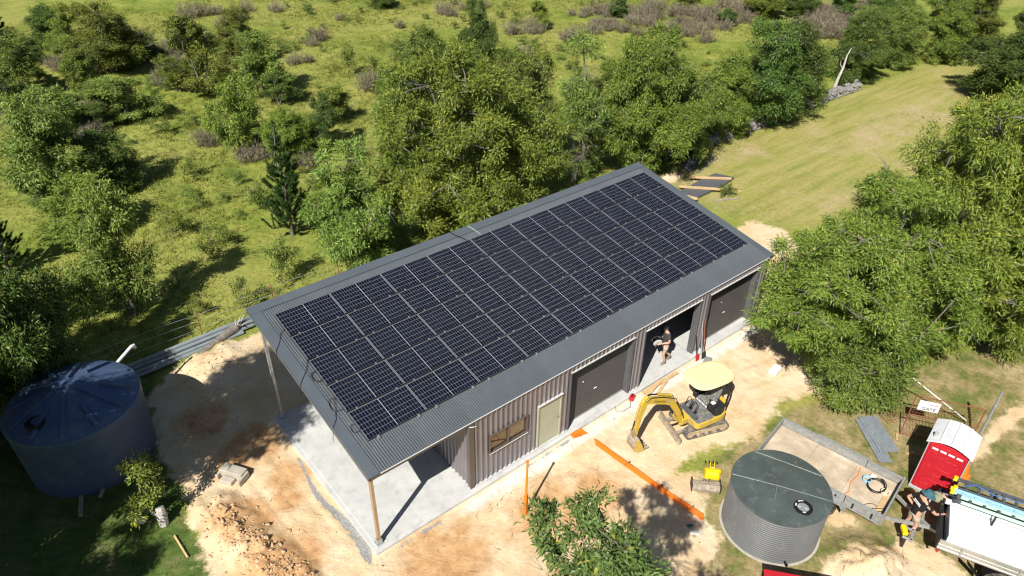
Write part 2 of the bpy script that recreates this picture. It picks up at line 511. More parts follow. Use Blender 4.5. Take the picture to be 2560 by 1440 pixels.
    nt.links.new(h, bp.inputs['Height']); nt.links.new(bp.outputs['Normal'], b.inputs['Normal'])
    return m
gmat = ground_material()
ground = link('ground', gme, gmat); ground['kind'] = 'structure'
ground['label'] = 'sandy building yard, paddock grass and mown strip'

# ------------------------------------------------------------------ materials
M = {}
M['concrete'] = pm('concrete', (0.60,0.60,0.575), 0.85, col2=(0.47,0.475,0.465), scale=1.1, bump=0.12, bscale=40, detail=9, dirt=(0.40,0.40,0.39), dirt_amt=0.35, dirt_scale=2.6)
M['roof'] = pm('roof_steel', (0.098,0.112,0.124), 0.42, 0.0, var=0.12, scale=0.7, orand=0.07, spec=0.55, dirt=(0.20,0.19,0.17), dirt_amt=0.12, dirt_scale=5)
M['flash'] = pm('flashing', (0.100,0.118,0.135), 0.38, 0.0, var=0.08, scale=1.2, spec=0.6)
M['wall'] = pm('wall_steel', (0.205,0.190,0.205), 0.34, 0.15, var=0.08, scale=0.8, spec=0.6, dirt=(0.30,0.24,0.18), dirt_amt=0.12, dirt_scale=3)
M['trim'] = pm('trim_steel', (0.105,0.085,0.072), 0.45, 0.0, var=0.08, scale=1.5, spec=0.5)
M['jamb'] = pm('jamb_steel', (0.115,0.118,0.120), 0.45, 0.1, var=0.08, scale=2)
M['roller'] = pm('roller_steel', (0.105,0.097,0.090), 0.42, 0.1, var=0.07, scale=1.5, spec=0.5)
M['seam'] = pm('lid_seam', (0.40,0.42,0.42), 0.4, 0.3)
M['lip'] = pm('bright_edge', (0.72,0.72,0.70), 0.35, 0.3, var=0.08, scale=4)
M['tan'] = pm('post_sand_glow', (0.42,0.29,0.17), 0.55, 0.0, var=0.1, scale=5)  # front post only: warm light off the sand put into its colour
M['galv'] = pm('galvanised', (0.52,0.54,0.54), 0.42, 0.55, var=0.15, scale=18)
M['galv_dull'] = pm('galvanised_dull', (0.36,0.37,0.36), 0.6, 0.25, var=0.2, scale=9, dirt=(0.35,0.28,0.2), dirt_amt=0.3)
M['dark'] = pm('dark_steel', (0.03,0.03,0.032), 0.55, 0.2, var=0.2)
M['inner'] = pm('inner_light_block', (0.16,0.165,0.165), 0.6, 0.2, var=0.1)
M['door'] = pm('door_paint', (0.42,0.43,0.31), 0.5, var=0.06, scale=2)
M['alu'] = pm('aluminium', (0.62,0.63,0.63), 0.32, 0.75, var=0.1, scale=8)
M['white'] = pm('white_paint', (0.80,0.80,0.79), 0.45, var=0.04, scale=3)
M['pvc'] = pm('white_pvc', (0.82,0.82,0.80), 0.35, var=0.03)
M['black'] = pm('black_plastic', (0.012,0.012,0.013), 0.5, var=0.2)
M['rubber'] = pm('rubber', (0.035,0.034,0.032), 0.8, var=0.2, dirt=(0.26,0.21,0.15), dirt_amt=0.35, dirt_scale=5)
M['track'] = pm('track_rubber', (0.11,0.105,0.10), 0.85, var=0.2, dirt=(0.36,0.30,0.22), dirt_amt=0.45, dirt_scale=5)
M['yellow'] = pm('yellow_paint', (0.66,0.44,0.035), 0.45, var=0.1, scale=5, dirt=(0.42,0.32,0.16), dirt_amt=0.50, dirt_scale=6)
M['canopy'] = pm('canopy_yellow', (0.82,0.71,0.37), 0.55, var=0.07, scale=3, dirt=(0.70,0.61,0.38), dirt_amt=0.25, dirt_scale=4)
M['steel_dirty'] = pm('dirty_steel', (0.34,0.29,0.23), 0.8, 0.1, col2=(0.22,0.19,0.155), scale=7, dirt=(0.52,0.42,0.29), dirt_amt=0.45, dirt_scale=6, bump=0.1)
M['mud'] = pm('dried_mud', (0.46,0.36,0.24), 0.95, var=0.25, scale=7, bump=0.3, bscale=30)
M['seat'] = pm('seat_vinyl', (0.17,0.17,0.165), 0.7, var=0.2, scale=9, dirt=(0.35,0.32,0.27), dirt_amt=0.35, dirt_scale=7)
M['orange'] = pm('orange_plastic', (0.90,0.20,0.02), 0.4, var=0.06, scale=3)
M['orange_steel'] = pm('orange_steel', (0.88,0.22,0.015), 0.45, var=0.08, scale=6)
M['red'] = pm('red_plastic', (0.50,0.018,0.030), 0.42, var=0.07, scale=3, dirt=(0.62,0.14,0.12), dirt_amt=0.12, dirt_scale=9)
M['red_dark'] = pm('red_shade', (0.40,0.012,0.018), 0.45, var=0.07)
M['loo_roof'] = pm('grey_white_roof', (0.66,0.68,0.69), 0.5, var=0.06, scale=4)
M['grey_side'] = pm('grey_side', (0.42,0.44,0.46), 0.5, var=0.06)
M['timber'] = pm('pine_timber', (0.62,0.44,0.24), 0.8, col2=(0.48,0.32,0.16), scale=5)
M['timber_grey'] = pm('weathered_timber', (0.40,0.36,0.30), 0.85, col2=(0.26,0.23,0.19), scale=6)
M['treated'] = pm('treated_pine', (0.30,0.33,0.22), 0.85, var=0.2)
M['ply'] = pm('plywood_bed', (0.52,0.42,0.30), 0.85, col2=(0.40,0.32,0.22), scale=2.2, detail=9, dirt=(0.66,0.56,0.42), dirt_amt=0.5, dirt_scale=1.4)
M['bark'] = pm('bark', (0.27,0.245,0.215), 0.9, col2=(0.12,0.10,0.085), scale=9, bump=0.4, bscale=25)
M['bark_pale'] = pm('pale_bark', (0.56,0.53,0.48), 0.85, col2=(0.38,0.35,0.31), scale=6)
M['stone'] = pm('fieldstone', (0.31,0.295,0.275), 0.92, col2=(0.14,0.13,0.125), scale=4, bump=0.3, bscale=18)
M['clod'] = pm('soil_clods', (0.60,0.42,0.25), 0.95, col2=(0.44,0.27,0.145), scale=3, coords='World')
M['block'] = pm('pale_concrete', (0.46,0.42,0.35), 0.9, var=0.12, scale=4, bump=0.15)
M['rust'] = pm('rusty_steel', (0.30,0.115,0.05), 0.85, col2=(0.17,0.06,0.03), scale=12)
M['skin'] = pm('skin', (0.56,0.33,0.235), 0.55, var=0.06)
M['shirt_grey'] = pm('charcoal_cotton', (0.055,0.052,0.055), 0.9, var=0.15)
M['shirt_black'] = pm('black_cotton', (0.012,0.012,0.013), 0.9, var=0.2)
M['shirt_navy'] = pm('navy_cotton', (0.014,0.018,0.035), 0.9, var=0.2)
M['khaki'] = pm('khaki_cotton', (0.46,0.40,0.31), 0.9, var=0.1)
M['khaki_hat'] = pm('olive_hat', (0.30,0.30,0.19), 0.9, var=0.1)
M['teal_hat'] = pm('teal_hat', (0.055,0.14,0.17), 0.9, var=0.12)
M['hair'] = pm('brown_hair', (0.06,0.035,0.02), 0.8)
M['boot'] = pm('suede_boot', (0.19,0.16,0.13), 0.9, var=0.15)
M['sock'] = pm('dark_sock', (0.03,0.03,0.03), 0.9)
M['ink'] = pm('black_ink', (0.01,0.01,0.01), 0.7)
M['print'] = pm('white_print', (0.78,0.78,0.78), 0.8)
M['blue'] = pm('blue_plastic', (0.06,0.20,0.48), 0.4)
M['pale_blue'] = pm('pale_blue_rail', (0.33,0.56,0.68), 0.45, var=0.1)
M['pale_green'] = pm('pale_green_rail', (0.46,0.66,0.53), 0.5, var=0.08)
M['frp'] = pm('grey_fibreglass', (0.085,0.095,0.11), 0.5, var=0.12)
M['hi_yellow'] = pm('bright_yellow', (0.90,0.62,0.01), 0.45, var=0.06)
M['polytank'] = pm('slate_poly', (0.070,0.115,0.215), 0.5, var=0.10, scale=1.5, spec=0.4, dirt=(0.13,0.16,0.21), dirt_amt=0.35, dirt_scale=1.6)
M['tank_steel'] = pm('tank_steel', (0.175,0.180,0.185), 0.36, 0.25, var=0.06, scale=1.2, spec=0.6, dirt=(0.26,0.25,0.23), dirt_amt=0.25, dirt_scale=2.2)
M['tank_lid'] = pm('tank_lid', (0.135,0.165,0.155), 0.24, 0.35, var=0.22, scale=1.0, spec=0.6, dirt=(0.25,0.26,0.24), dirt_amt=0.2, dirt_scale=3)
M['sheet'] = pm('steel_sheet', (0.30,0.34,0.375), 0.42, 0.3, var=0.12, scale=4, dirt=(0.5,0.46,0.4), dirt_amt=0.15, dirt_scale=9)
M['steel_blue'] = pm('steel_length', (0.33,0.38,0.40), 0.45, 0.3, var=0.15, scale=2)
M['dark_sheet'] = pm('dark_sheet', (0.105,0.112,0.125), 0.5, var=0.1)

def glassy(name, col, rough=0.08):
    m = pm(name, col, rough, 0.0, var=0.05, spec=0.28); return m
M['cell'] = glassy('solar_cell', (0.0065,0.0085,0.020), 0.12)
M['back'] = pm('backsheet', (0.46,0.48,0.50), 0.4, var=0.02)
M['black_frame'] = pm('black_frame', (0.02,0.02,0.022), 0.4, 0.2)
M['frame'] = pm('panel_frame', (0.78,0.79,0.80), 0.35, 0.35, var=0.04)
def glass_mat():
    m = bpy.data.materials.new('window_glass'); m.use_nodes = True
    b = m.node_tree.nodes['Principled BSDF']
    b.inputs['Base Color'].default_value = (0.035,0.028,0.02,1); b.inputs['Roughness'].default_value = 0.03
    b.inputs['Specular IOR Level'].default_value = 1.0; b.inputs['Coat Weight'].default_value = 1.0
    return m
M['glass'] = glass_mat()
_gb = M['glass'].node_tree.nodes['Principled BSDF']
_gb.inputs['Base Color'].default_value = (0.13,0.095,0.058,1); _gb.inputs['Metallic'].default_value = 0.55  # brown reflection of the sandy ground tinted into the pane colour

# ------------------------------------------------------------------ concrete slab
sb = MB()
sb.slab([(-0.20,-0.20),(18.0,-0.20),(18.0,6.62),(-0.20,6.62)], -0.30, -0.030)
sb.slab([(-0.07,-0.075),(17.88,-0.075),(17.88,6.5),(-0.07,6.5)], -0.028, 0.0)
slab = sb.build('concrete_slab', M['concrete'], bevel=0.012); slab['kind'] = 'structure'

# ------------------------------------------------------------------ shed
RP = R(9.931); H0 = 2.7608; TP = math.tan(RP)
def roof_z(y): return H0 + y*TP
shed = empty('shed', (0,0,0))
tag(shed, 'long grey steel shed with mono-pitch roof, roller doors and open end bay', 'shed')

def rib_profile(u0, u1, pitch=0.19, dep=0.042):
    """list of (u, depth) across a ribbed wall sheet, ribs in phase with u = 0"""
    pts = [(u0, None)]
    k0 = int(math.floor(u0/pitch))-1
    for k in range(k0, int(u1/pitch)+2):
        b = k*pitch
        for du, d in ((0.0, 0.0), (0.024, dep), (0.052, dep), (0.076, 0.0)):
            u = b+du
            if u0 < u < u1: pts.append((u, d))
    pts.append((u1, None))
    def dep_at(u):
        t = (u % pitch)
        if t < 0.024: return dep*t/0.024
        if t < 0.052: return dep
        if t < 0.076: return dep*(0.076-t)/0.024
        return 0.0
    return [(u, dep_at(u) if d is None else d) for u, d in pts]

def ribbed(name, o, du, out, u0, u1, z0, ztop, mat, parent):
    """vertical ribbed sheet. o origin, du unit dir along wall, out = outward unit"""
    P = rib_profile(u0, u1)
    vs, fs = [], []
    for u, d in P:
        p = Vector(o)+Vector(du)*u+Vector(out)*d
        vs.append((p.x, p.y, z0)); vs.append((p.x, p.y, ztop(u)))
    for i in range(len(P)-1):
        fs.append((2*i, 2*i+2, 2*i+3, 2*i+1))
    b = MB(); b.add(vs, fs)
    return b.build(name, mat, parent)

X0, X1, YB = 3.27, 17.75, 6.45
OPEN = [(3.92,5.43,1.05,1.80), (5.87,6.83,-1,1.86), (7.24,10.12,-1,2.50), (10.72,13.68,-1,2.50), (14.25,17.22,-1,2.50)]
eave = roof_z(0.0)-0.03
k = 0
u = X0
while u < X1-1e-6:
    u1 = min(u+0.76, X1)
    cuts = sorted({u, u1} | {c for o in OPEN for c in o[:2] if u < c < u1})
    for a, b in zip(cuts[:-1], cuts[1:]):
        if b-a < 0.02: continue
        mid = (a+b)/2
        rng_ = [(0.005, eave)]
        for o in OPEN:
            if o[0] < mid < o[1]:
                rng_ = [r for r in ((0.005, o[2]), (o[3], eave)) if r[1]-r[0] > 0.02]
        for z0, z1 in rng_:
            ribbed('wall_sheet', (0,0,0), (1,0,0), (0,-1,0), a, b, z0, lambda q, z1=z1: z1, M['wall'], shed)
    u = u1
# partition wall facing the open bay, far end wall, back wall
yy = 0.0
while yy < YB-1e-6:
    y1 = min(yy+0.76, YB)
    ribbed('wall_sheet', (X0,0,0), (0,1,0), (-1,0,0), yy, y1, 0.005, lambda q: roof_z(q)-0.03, M['wall'], shed)
    ribbed('wall_sheet', (X1,0,0), (0,1,0), (1,0,0), yy, y1, 0.005, lambda q: roof_z(q)-0.03, M['wall'], shed)
    yy = y1
u = X0
while u < X1-1e-6:
    u1 = min(u+0.76, X1)
    ribbed('wall_sheet', (0,YB,0), (1,0,0), (0,1,0), u, u1, 0.005, lambda q: roof_z(YB)-0.03, M['wall'], shed)
    u = u1
# corner flashings
b = MB(); b.box((X0-0.005, -0.048, eave/2), (0.16, 0.012, eave-0.02)); b.box((X0-0.048, 0.040, eave/2), (0.012, 0.15, eave-0.02)); b.build('corner_flashing', M['trim'], shed)
b = MB(); b.box((X1+0.005, -0.048, eave/2), (0.16, 0.012, eave-0.02)); b.box((X1+0.048, 0.040, eave/2), (0.012, 0.15, eave-0.02)); b.build('corner_flashing', M['trim'], shed)
# base flashing
b = MB(); b.box(((X0+7.24)/2, -0.030, 0.02), (7.24-X0-0.2, 0.075, 0.028)); b.build('base_flashing', M['lip'], shed)
# unseen sheet added behind the partition so that the inside stays dark
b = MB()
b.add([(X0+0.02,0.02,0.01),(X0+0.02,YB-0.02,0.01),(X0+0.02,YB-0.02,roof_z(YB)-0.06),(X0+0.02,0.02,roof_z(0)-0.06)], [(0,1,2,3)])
b.build('inner_light_block', M['inner'], shed)

# roof: corrugated sheets
PITCH = 0.0762; NS = 23; RX0 = 0.30
sl0, sl1 = -0.03/math.cos(RP), 7.30/math.cos(RP)
xs = np.linspace(0, PITCH*10, 81)
zs = 0.0085*np.cos(2*np.pi*xs/PITCH)
V = []
for s in (sl0, sl1):
    for x, z in zip(xs, zs):
        V.append((x, s*math.cos(RP)-z*math.sin(RP), s*math.sin(RP)+z*math.cos(RP)))
n_ = len(xs)
rme = np_mesh('roof_sheet', V, [(i, i+1, n_+i+1, n_+i) for i in range(n_-1)])
rme.materials.append(M['roof'])
rme.polygons.foreach_set('use_smooth', [True]*len(rme.polygons))
for k in range(NS):
    o = link('roof_sheet', rme, None, shed); o.location = (RX0+k*PITCH*10, 0, H0-0.006)
RX1 = RX0+NS*PITCH*10
def on_roof(x, s, off): return Vector((x, s*math.cos(RP)-off*math.sin(RP), H0+s*math.sin(RP)+off*math.cos(RP)))
def roof_strip(b, x0, x1, s0, s1, off, t):
    vs = [on_roof(x, s, o) for o in (off, off+t) for x, s in ((x0,s0),(x1,s0),(x1,s1),(x0,s1))]
    b.add(vs, [(0,3,2,1),(4,5,6,7),(0,1,5,4),(1,2,6,5),(2,3,7,6),(3,0,4,7)])
SR = 7.46
b = MB(); roof_strip(b, -0.03, RX0+0.01, sl0-0.01, SR, 0.010, 0.006); roof_strip(b, -0.03, -0.022, sl0-0.01, SR, -0.13, 0.139)
b.build('barge_flashing', M['flash'], shed)
b = MB(); roof_strip(b, RX1-0.01, 18.13, sl0-0.01, SR, 0.010, 0.006); roof_strip(b, 18.122, 18.13, sl0-0.01, SR, -0.13, 0.139)
b.build('barge_flashing', M['flash'], shed)
b = MB(); roof_strip(b, -0.031, 18.131, SR-0.36, SR+0.004, 0.0185, 0.006); roof_strip(b, -0.031, 18.131, SR-0.004, SR+0.004, -0.20, 0.218)
b.build('ridge_flashing', M['flash'], shed)
b = MB(); roof_strip(b, RX0+0.02, RX1-0.02, sl0-0.03, sl0+0.002, -0.008, 0.006)
b.build('eave_lit_edge', M['lip'], shed)  # sunlit edge of the roof sheets put in as a strip of bright colour
b = MB(); b.box((9.05, -0.015, H0-0.075), (18.05, 0.025, 0.11)); b.build('eave_fascia', M['trim'], shed)
for s in (0.15, 1.3, 2.5, 3.7, 4.9, 6.1, 7.2):
    b = MB()
    p, q_ = on_roof(0.02, s, -0.095), on_roof(18.05, s, -0.095)
    b.bar(p, q_, 0.055, 0.13, up=(0,-math.sin(RP),math.cos(RP)))
    b.build('purlin', M['galv_dull'], shed)
for x in (0.06,):
    b = MB(); b.bar(on_roof(x,0.02,-0.26), on_roof(x,7.1,-0.26), 0.06, 0.19, up=(0,-math.sin(RP),math.cos(RP))); b.build('rafter', M['galv_dull'], shed)
# posts of the open bay
def post(x, y, mat):
    h = roof_z(y)-0.16
    b = MB()
    b.box((x-0.036, y, h/2), (0.008, 0.13, h)); b.box((x+0.036, y, h/2), (0.008, 0.13, h)); b.box((x, y, h/2), (0.070, 0.030, h))
    b.box((x, y-0.058, h/2), (0.064, 0.008, h)); b.box((x, y+0.058, h/2), (0.064, 0.008, h))
    o = b.build('post', mat, shed)
    b = MB(); b.box((x, y, 0.006), (0.22, 0.22, 0.012)); b.box((x, y-0.075, 0.11), (0.14, 0.008, 0.2)); b.box((x-0.075, y, 0.11), (0.008, 0.14, 0.2))
    b.build('post_bracket', M['galv'], o)
post(0.05, 0.05, M['tan']); post(0.05, 6.45, M['galv_dull'])

# personnel door
d = MB(); d.box((6.35, -0.005, 0.92), (0.90, 0.04, 1.80)); door = d.build('door', M['door'], shed, bevel=0.004)
d = MB(); d.box((5.875, -0.012, 0.93), (0.045, 0.09, 1.86)); d.box((6.825, -0.012, 0.93), (0.045, 0.09, 1.86)); d.box((6.35, -0.012, 1.84), (0.90, 0.09, 0.04)); d.build('door_frame', M['door'], door)
d = MB(); d.box((6.35, -0.066, 1.87), (1.04, 0.08, 0.018)); d.build('head_flashing', M['lip'], door)
d = MB(); d.box((6.72, -0.033, 0.95), (0.045, 0.012, 0.17)); d.tube([(6.72,-0.03,0.98),(6.72,-0.075,0.98),(6.61,-0.08,0.98)], 0.012, 8); d.build('handle', M['alu'], door)
for z in (0.3, 0.95, 1.6):
    d = MB(); d.cyl((5.905,-0.03,z-0.04), (5.905,-0.03,z+0.04), 0.01, n=8); d.build('hinge', M['alu'], door)

# sliding window
w = MB()
wx0, wx1, wz0, wz1 = 3.92, 5.43, 1.05, 1.80
for c, dd in (((wx0+0.022,-0.02,(wz0+wz1)/2),(0.045,0.10,wz1-wz0)),((wx1-0.022,-0.02,(wz0+wz1)/2),(0.045,0.10,wz1-wz0)),(((wx0+wx1)/2,-0.02,wz0+0.022),(wx1-wx0-0.09,0.10,0.045)),(((wx0+wx1)/2,-0.02,wz1-0.022),(wx1-wx0-0.09,0.10,0.045)),(((wx0+wx1)/2,-0.02,(wz0+wz1)/2),(0.05,0.06,wz1-wz0-0.09))):
    w.box(c, dd)
window = w.build('window', M['trim'], shed, bevel=0.004)
for a, c in ((wx0+0.045, (wx0+wx1)/2-0.025), ((wx0+wx1)/2+0.025, wx1-0.045)):
    p = MB(); p.box(((a+c)/2, 0.012, (wz0+wz1)/2), (c-a, 0.006, wz1-wz0-0.092)); p.build('pane', M['glass'], window)
p = MB(); p.box(((wx0+wx1)/2, -0.076, wz0+0.012), (wx1-wx0+0.02, 0.03, 0.018)); p.build('sill', M['lip'], window)

# roller doors
def roller(x0, x1, ztop, is_open):
    YD = 0.20
    zb = 2.24 if is_open else 0.03
    zz = np.arange(zb, ztop+0.06, 0.011)
    ph = 2*np.pi*zz/0.092
    dd = 0.018*np.sign(np.cos(ph))*np.abs(np.cos(ph))**0.6
    V = []
    for x in (x0+0.02, x1-0.02):
        for z, q_ in zip(zz, dd): V.append((x, YD-q_, z))
    n = len(zz)
    me = np_mesh('roller_door', V, [(i, n+i, n+i+1, i+1) for i in range(n-1)])
    me.polygons.foreach_set('use_smooth', [True]*len(me.polygons))
    rd = link('roller_door', me, M['roller'], shed)
    b = MB(); b.box(((x0+x1)/2, YD, zb-0.012), (x1-x0-0.06, 0.05, 0.05)); b.build('bottom_rail', M['galv_dull'] if not is_open else M['timber_grey'], rd, bevel=0.004)
    b = MB(); b.cyl((x0+0.02,YD+0.24,ztop+0.02), (x1-0.02,YD+0.24,ztop+0.02), 0.20 if is_open else 0.13, n=20); b.build('drum', M['roller'], rd, smooth=True)
    for x, s in ((x0, 1), (x1, -1)):
        b = MB(); b.box((x+s*0.006, 0.085, ztop/2), (0.012, 0.225, ztop-0.006)); b.box((x-s*0.028, -0.048, ztop/2), (0.055, 0.012, ztop-0.006))
        b.build('jamb', M['jamb'], rd)
    b = MB(); b.box(((x0+x1)/2, 0.085, ztop-0.006), (x1-x0-0.03, 0.225, 0.012)); b.build('header', M['jamb'], rd)
    b = MB(); b.box(((x0+x1)/2, -0.060, ztop+0.012), (x1-x0+0.08, 0.060, 0.018)); b.build('head_flashing', M['lip'], rd)
    if not is_open:
        for dx, z in ((0.0, 0.95), (0.62*(1 if x0 < 9 else 0.5), 1.55)):
            b = MB(); b.box(((x0+x1)/2-0.05-dx, YD-0.03, z), (0.13 if dx == 0 else 0.045, 0.03, 0.03)); b.build('handle', M['white'], rd, bevel=0.005)
for (x0, x1, z0, zt), op in zip(OPEN[2:], (False, True, False)):
    roller(x0, x1, zt, op)
# overflow clip at the corner of the eave
b = MB(); b.tube([(3.2,-0.05,2.62),(3.32,-0.09,2.60),(3.42,-0.09,2.56)], 0.012, 6); b.build('downpipe_clip', M['pvc'], shed)

# ------------------------------------------------------------------ solar panels
PW, PH, GX, GY = 1.890, 1.108, 0.017, 0.048
def panel_proto():
    root = empty('solar_module')
    z0, z1 = 0.022, 0.064
    fw = 0.009
    b = MB()
    for c, d in (((PW/2,fw/2,(z0+z1)/2),(PW,fw,z1-z0)),((PW/2,PH-fw/2,(z0+z1)/2),(PW,fw,z1-z0)),((fw/2,PH/2,(z0+z1)/2),(fw,PH-2*fw,z1-z0)),((PW-fw/2,PH/2,(z0+z1)/2),(fw,PH-2*fw,z1-z0))): b.box(c, d)
    b.build('frame', M['black_frame'], root)
    b = MB(); b.box((PW/2, PH/2, z1-0.008), (PW-2*fw, PH-2*fw, 0.006)); bk = b.build('backsheet', M['back'], root)
    b = MB()
    gw = 0.0042
    mx, my, mid = fw+0.011, fw+0.004, 0.013
    cw = ((PW-2*mx-mid)/2)/10; ch = (PH-2*fw-0.009)/6
    zz = z1-0.0035
    for i in range(20):
        xa = mx+i*cw+(mid if i >= 10 else 0)
        for j in range(6):
            ya = fw+0.002+j*ch; g = gw/2
            c_ = 0.012
            x_0, x_1, y_0, y_1 = xa+g*0.75, xa+cw-g*0.75, ya+g*1.1, ya+ch-g*1.1
            b.add([(x_0,y_0,zz),(x_1,y_0,zz),(x_1,y_1,zz),(x_0,y_1,zz)], [(0,1,2,3)])
    cells = b.build('cells', M['cell'], root); cells['kind'] = 'stuff'
    for fx in (0.16, 0.85):
        b = MB(); b.box((PW*fx, -0.012, z1-0.006), (0.045, 0.045, 0.018)); b.box((PW*fx, -0.016, 0.030), (0.04, 0.022, 0.05)); b.build('clamp', M['alu'], root)
    return root
proto = panel_proto()
XA, SA = 0.561, 0.997
rows = ['bottom row above the eave', 'second row up from the eave', 'middle row', 'second row down from the ridge', 'top row along the ridge']
first = True
for j in range(5):
    for i in range(9):
        o = proto if first else copy_tree(proto)
        first = False
        o.location = on_roof(XA+i*(PW+GX), SA+j*(PH+GY), 0.0)
        o.rotation_euler = (RP, 0, 0)
        which = 'nearest the open bay' if i == 0 else ('at the far end' if i == 8 else ORD[i]+' from the open-bay end')
        tag(o, 'black solar panel in the %s, %s' % (rows[j], which), 'solar panel', 'solar panels on the shed roof')
# bottom-row tilt feet
for i in range(9):
    for fx in (0.16, 0.85):
        x = XA+i*(PW+GX)+PW*fx
        b = MB()
        roof_strip(b, x-0.035, x+0.035, SA-0.085, SA-0.02, 0.012, 0.060)
        o = b.build('rail_end', M['alu'], shed, bevel=0.006)
# loose cables at the open-bay edge of the array
cab = [([(0.56,6.0,0.03),(0.40,5.92,0.03),(0.18,5.55,0.03),(-0.04,5.30,0.03),(-0.05,5.28,-0.3)], 'thin dark cable trailing off the gable edge beside the top row'),
       ([(0.56,4.5,0.03),(0.35,4.15,0.03),(0.10,3.9,0.03),(-0.04,3.75,0.03),(-0.05,3.72,-0.45)], 'thin dark cable trailing off the gable edge beside the second row')]
for pts, lb in cab:
    b = MB(); b.tube([on_roof(*p) for p in pts], 0.008, 5); tag(b.build('solar_cable', M['black'], None, True), lb, 'cable')
def coil(cx, cs, r, lb, turns=2.2, tail=None):
    pts = []
    for k in range(int(turns*14)):
        t = k*2*math.pi/14
        rr = r*(1+0.10*math.sin(k*1.7))
        pts.append(on_roof(cx+rr*0.8*math.cos(t), cs+rr*math.sin(t), 0.03+0.002*k))
    for p in (tail or []): pts.append(on_roof(*p))
    b = MB(); b.tube(pts, 0.008, 5); tag(b.build('solar_cable', M['black'], None, True), lb, 'cable')
coil(0.50, 3.75, 0.22, 'coil of black cable by the middle row at the open-bay edge')
coil(0.46, 2.55, 0.26, 'loose black cable loop by the second row up from the eave', 1.3, [(0.2,2.1,0.03),(0.0,1.9,0.03),(-0.05,1.85,-0.5)])
coil(0.48, 1.55, 0.16, 'small black cable loop beside the lowest corner panel', 1.2)
b = MB(); b.tube([on_roof(x, s, o) for x, s, o in ((8.05,6.7,0.05),(8.0,6.95,0.04),(7.85,7.2,0.05),(7.8,7.44,0.06),(7.78,7.5,-0.2))], 0.02, 6); tag(b.build('solar_cable', M['black'], None, True), 'short thick black cable crossing the ridge flashing mid-roof', 'cable')
b = MB(); b.tube([on_roof(x, s, o) for x, s, o in ((8.72,6.76,0.05),(8.68,7.1,0.05),(8.6,7.44,0.05))], 0.009, 5); tag(b.build('string_line', M['pale_green'], None, True), 'pale green string line across the ridge flashing', 'string')
# ------------------------------------------------------------------ foliage
def leaf_material(name, dark, mid, light, tip, trans=0.20, rough=0.5):
    m = bpy.data.materials.new(name); m.use_nodes = True
    nt = m.node_tree; b = nt.nodes['Principled BSDF']; out = nt.nodes['Material Output']
    a = node(nt, 'ShaderNodeAttribute'); a.attribute_name = 'tint'
    oi = node(nt, 'ShaderNodeObjectInfo')
    r = node(nt, 'ShaderNodeValToRGB'); e = r.color_ramp.elements
    e.new(0.5); e.new(0.8)
    for k, (p, c) in enumerate(((0.05, dark), (0.42, mid), (0.78, light), (0.97, tip))):
        e[k].position = p; e[k].color = (*c, 1)
    nt.links.new(a.outputs['Fac'], r.inputs['Fac'])
    hs = node(nt, 'ShaderNodeHueSaturation')
    mr = node(nt, 'ShaderNodeMapRange'); mr.inputs['To Min'].default_value = 0.80; mr.inputs['To Max'].default_value = 1.18
    nt.links.new(oi.outputs['Random'], mr.inputs['Value'])
    mh = node(nt, 'ShaderNodeMapRange'); mh.inputs['To Min'].default_value = 0.485; mh.inputs['To Max'].default_value = 0.515
    nt.links.new(oi.outputs['Random'], mh.inputs['Value'])
    nt.links.new(mr.outputs[0], hs.inputs['Value']); nt.links.new(mh.outputs[0], hs.inputs['Hue'])
    nt.links.new(r.outputs['Color'], hs.inputs['Color'])
    nt.links.new(hs.outputs['Color'], b.inputs['Base Color'])
    b.inputs['Roughness'].default_value = rough; b.inputs['Specular IOR Level'].default_value = 0.35
    tr = node(nt, 'ShaderNodeBsdfTranslucent'); mx = node(nt, 'ShaderNodeMixShader'); mx.inputs[0].default_value = trans
    nt.links.new(hs.outputs['Color'], tr.inputs['Color'])
    nt.links.new(b.outputs[0], mx.inputs[1]); nt.links.new(tr.outputs[0], mx.inputs[2])
    nt.links.new(mx.outputs[0], out.inputs['Surface'])
    return m
LM = {
 'wattle': leaf_material('wattle_leaf', (0.058,0.098,0.018), (0.152,0.215,0.038), (0.258,0.330,0.062), (0.430,0.385,0.095)),
 'olive': leaf_material('olive_leaf', (0.052,0.085,0.014), (0.145,0.196,0.029), (0.250,0.302,0.047), (0.430,0.355,0.070)),
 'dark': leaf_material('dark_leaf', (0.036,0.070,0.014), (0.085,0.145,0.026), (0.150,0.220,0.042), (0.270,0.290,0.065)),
 'yellow': leaf_material('yellow_leaf', (0.060,0.100,0.014), (0.170,0.230,0.032), (0.290,0.345,0.052), (0.470,0.395,0.070)),
 'pine': leaf_material('pine_needle', (0.022,0.055,0.012), (0.055,0.112,0.024), (0.100,0.170,0.036), (0.160,0.225,0.050), 0.15),
 'heath': leaf_material('heath_twig', (0.150,0.122,0.082), (0.270,0.228,0.160), (0.365,0.318,0.232), (0.420,0.390,0.280), 0.2, 0.9),
 'grass': leaf_material('grass_blade', (0.105,0.150,0.026), (0.210,0.262,0.046), (0.325,0.345,0.074), (0.470,0.415,0.165), 0.25, 0.8),
 'near': leaf_material('blackwood_leaf', (0.045,0.085,0.024), (0.110,0.175,0.044), (0.185,0.260,0.072), (0.400,0.330,0.060), 0.20, 0.38),
}

def unit(a): return a/np.maximum(np.linalg.norm(a, axis=-1, keepdims=True), 1e-9)

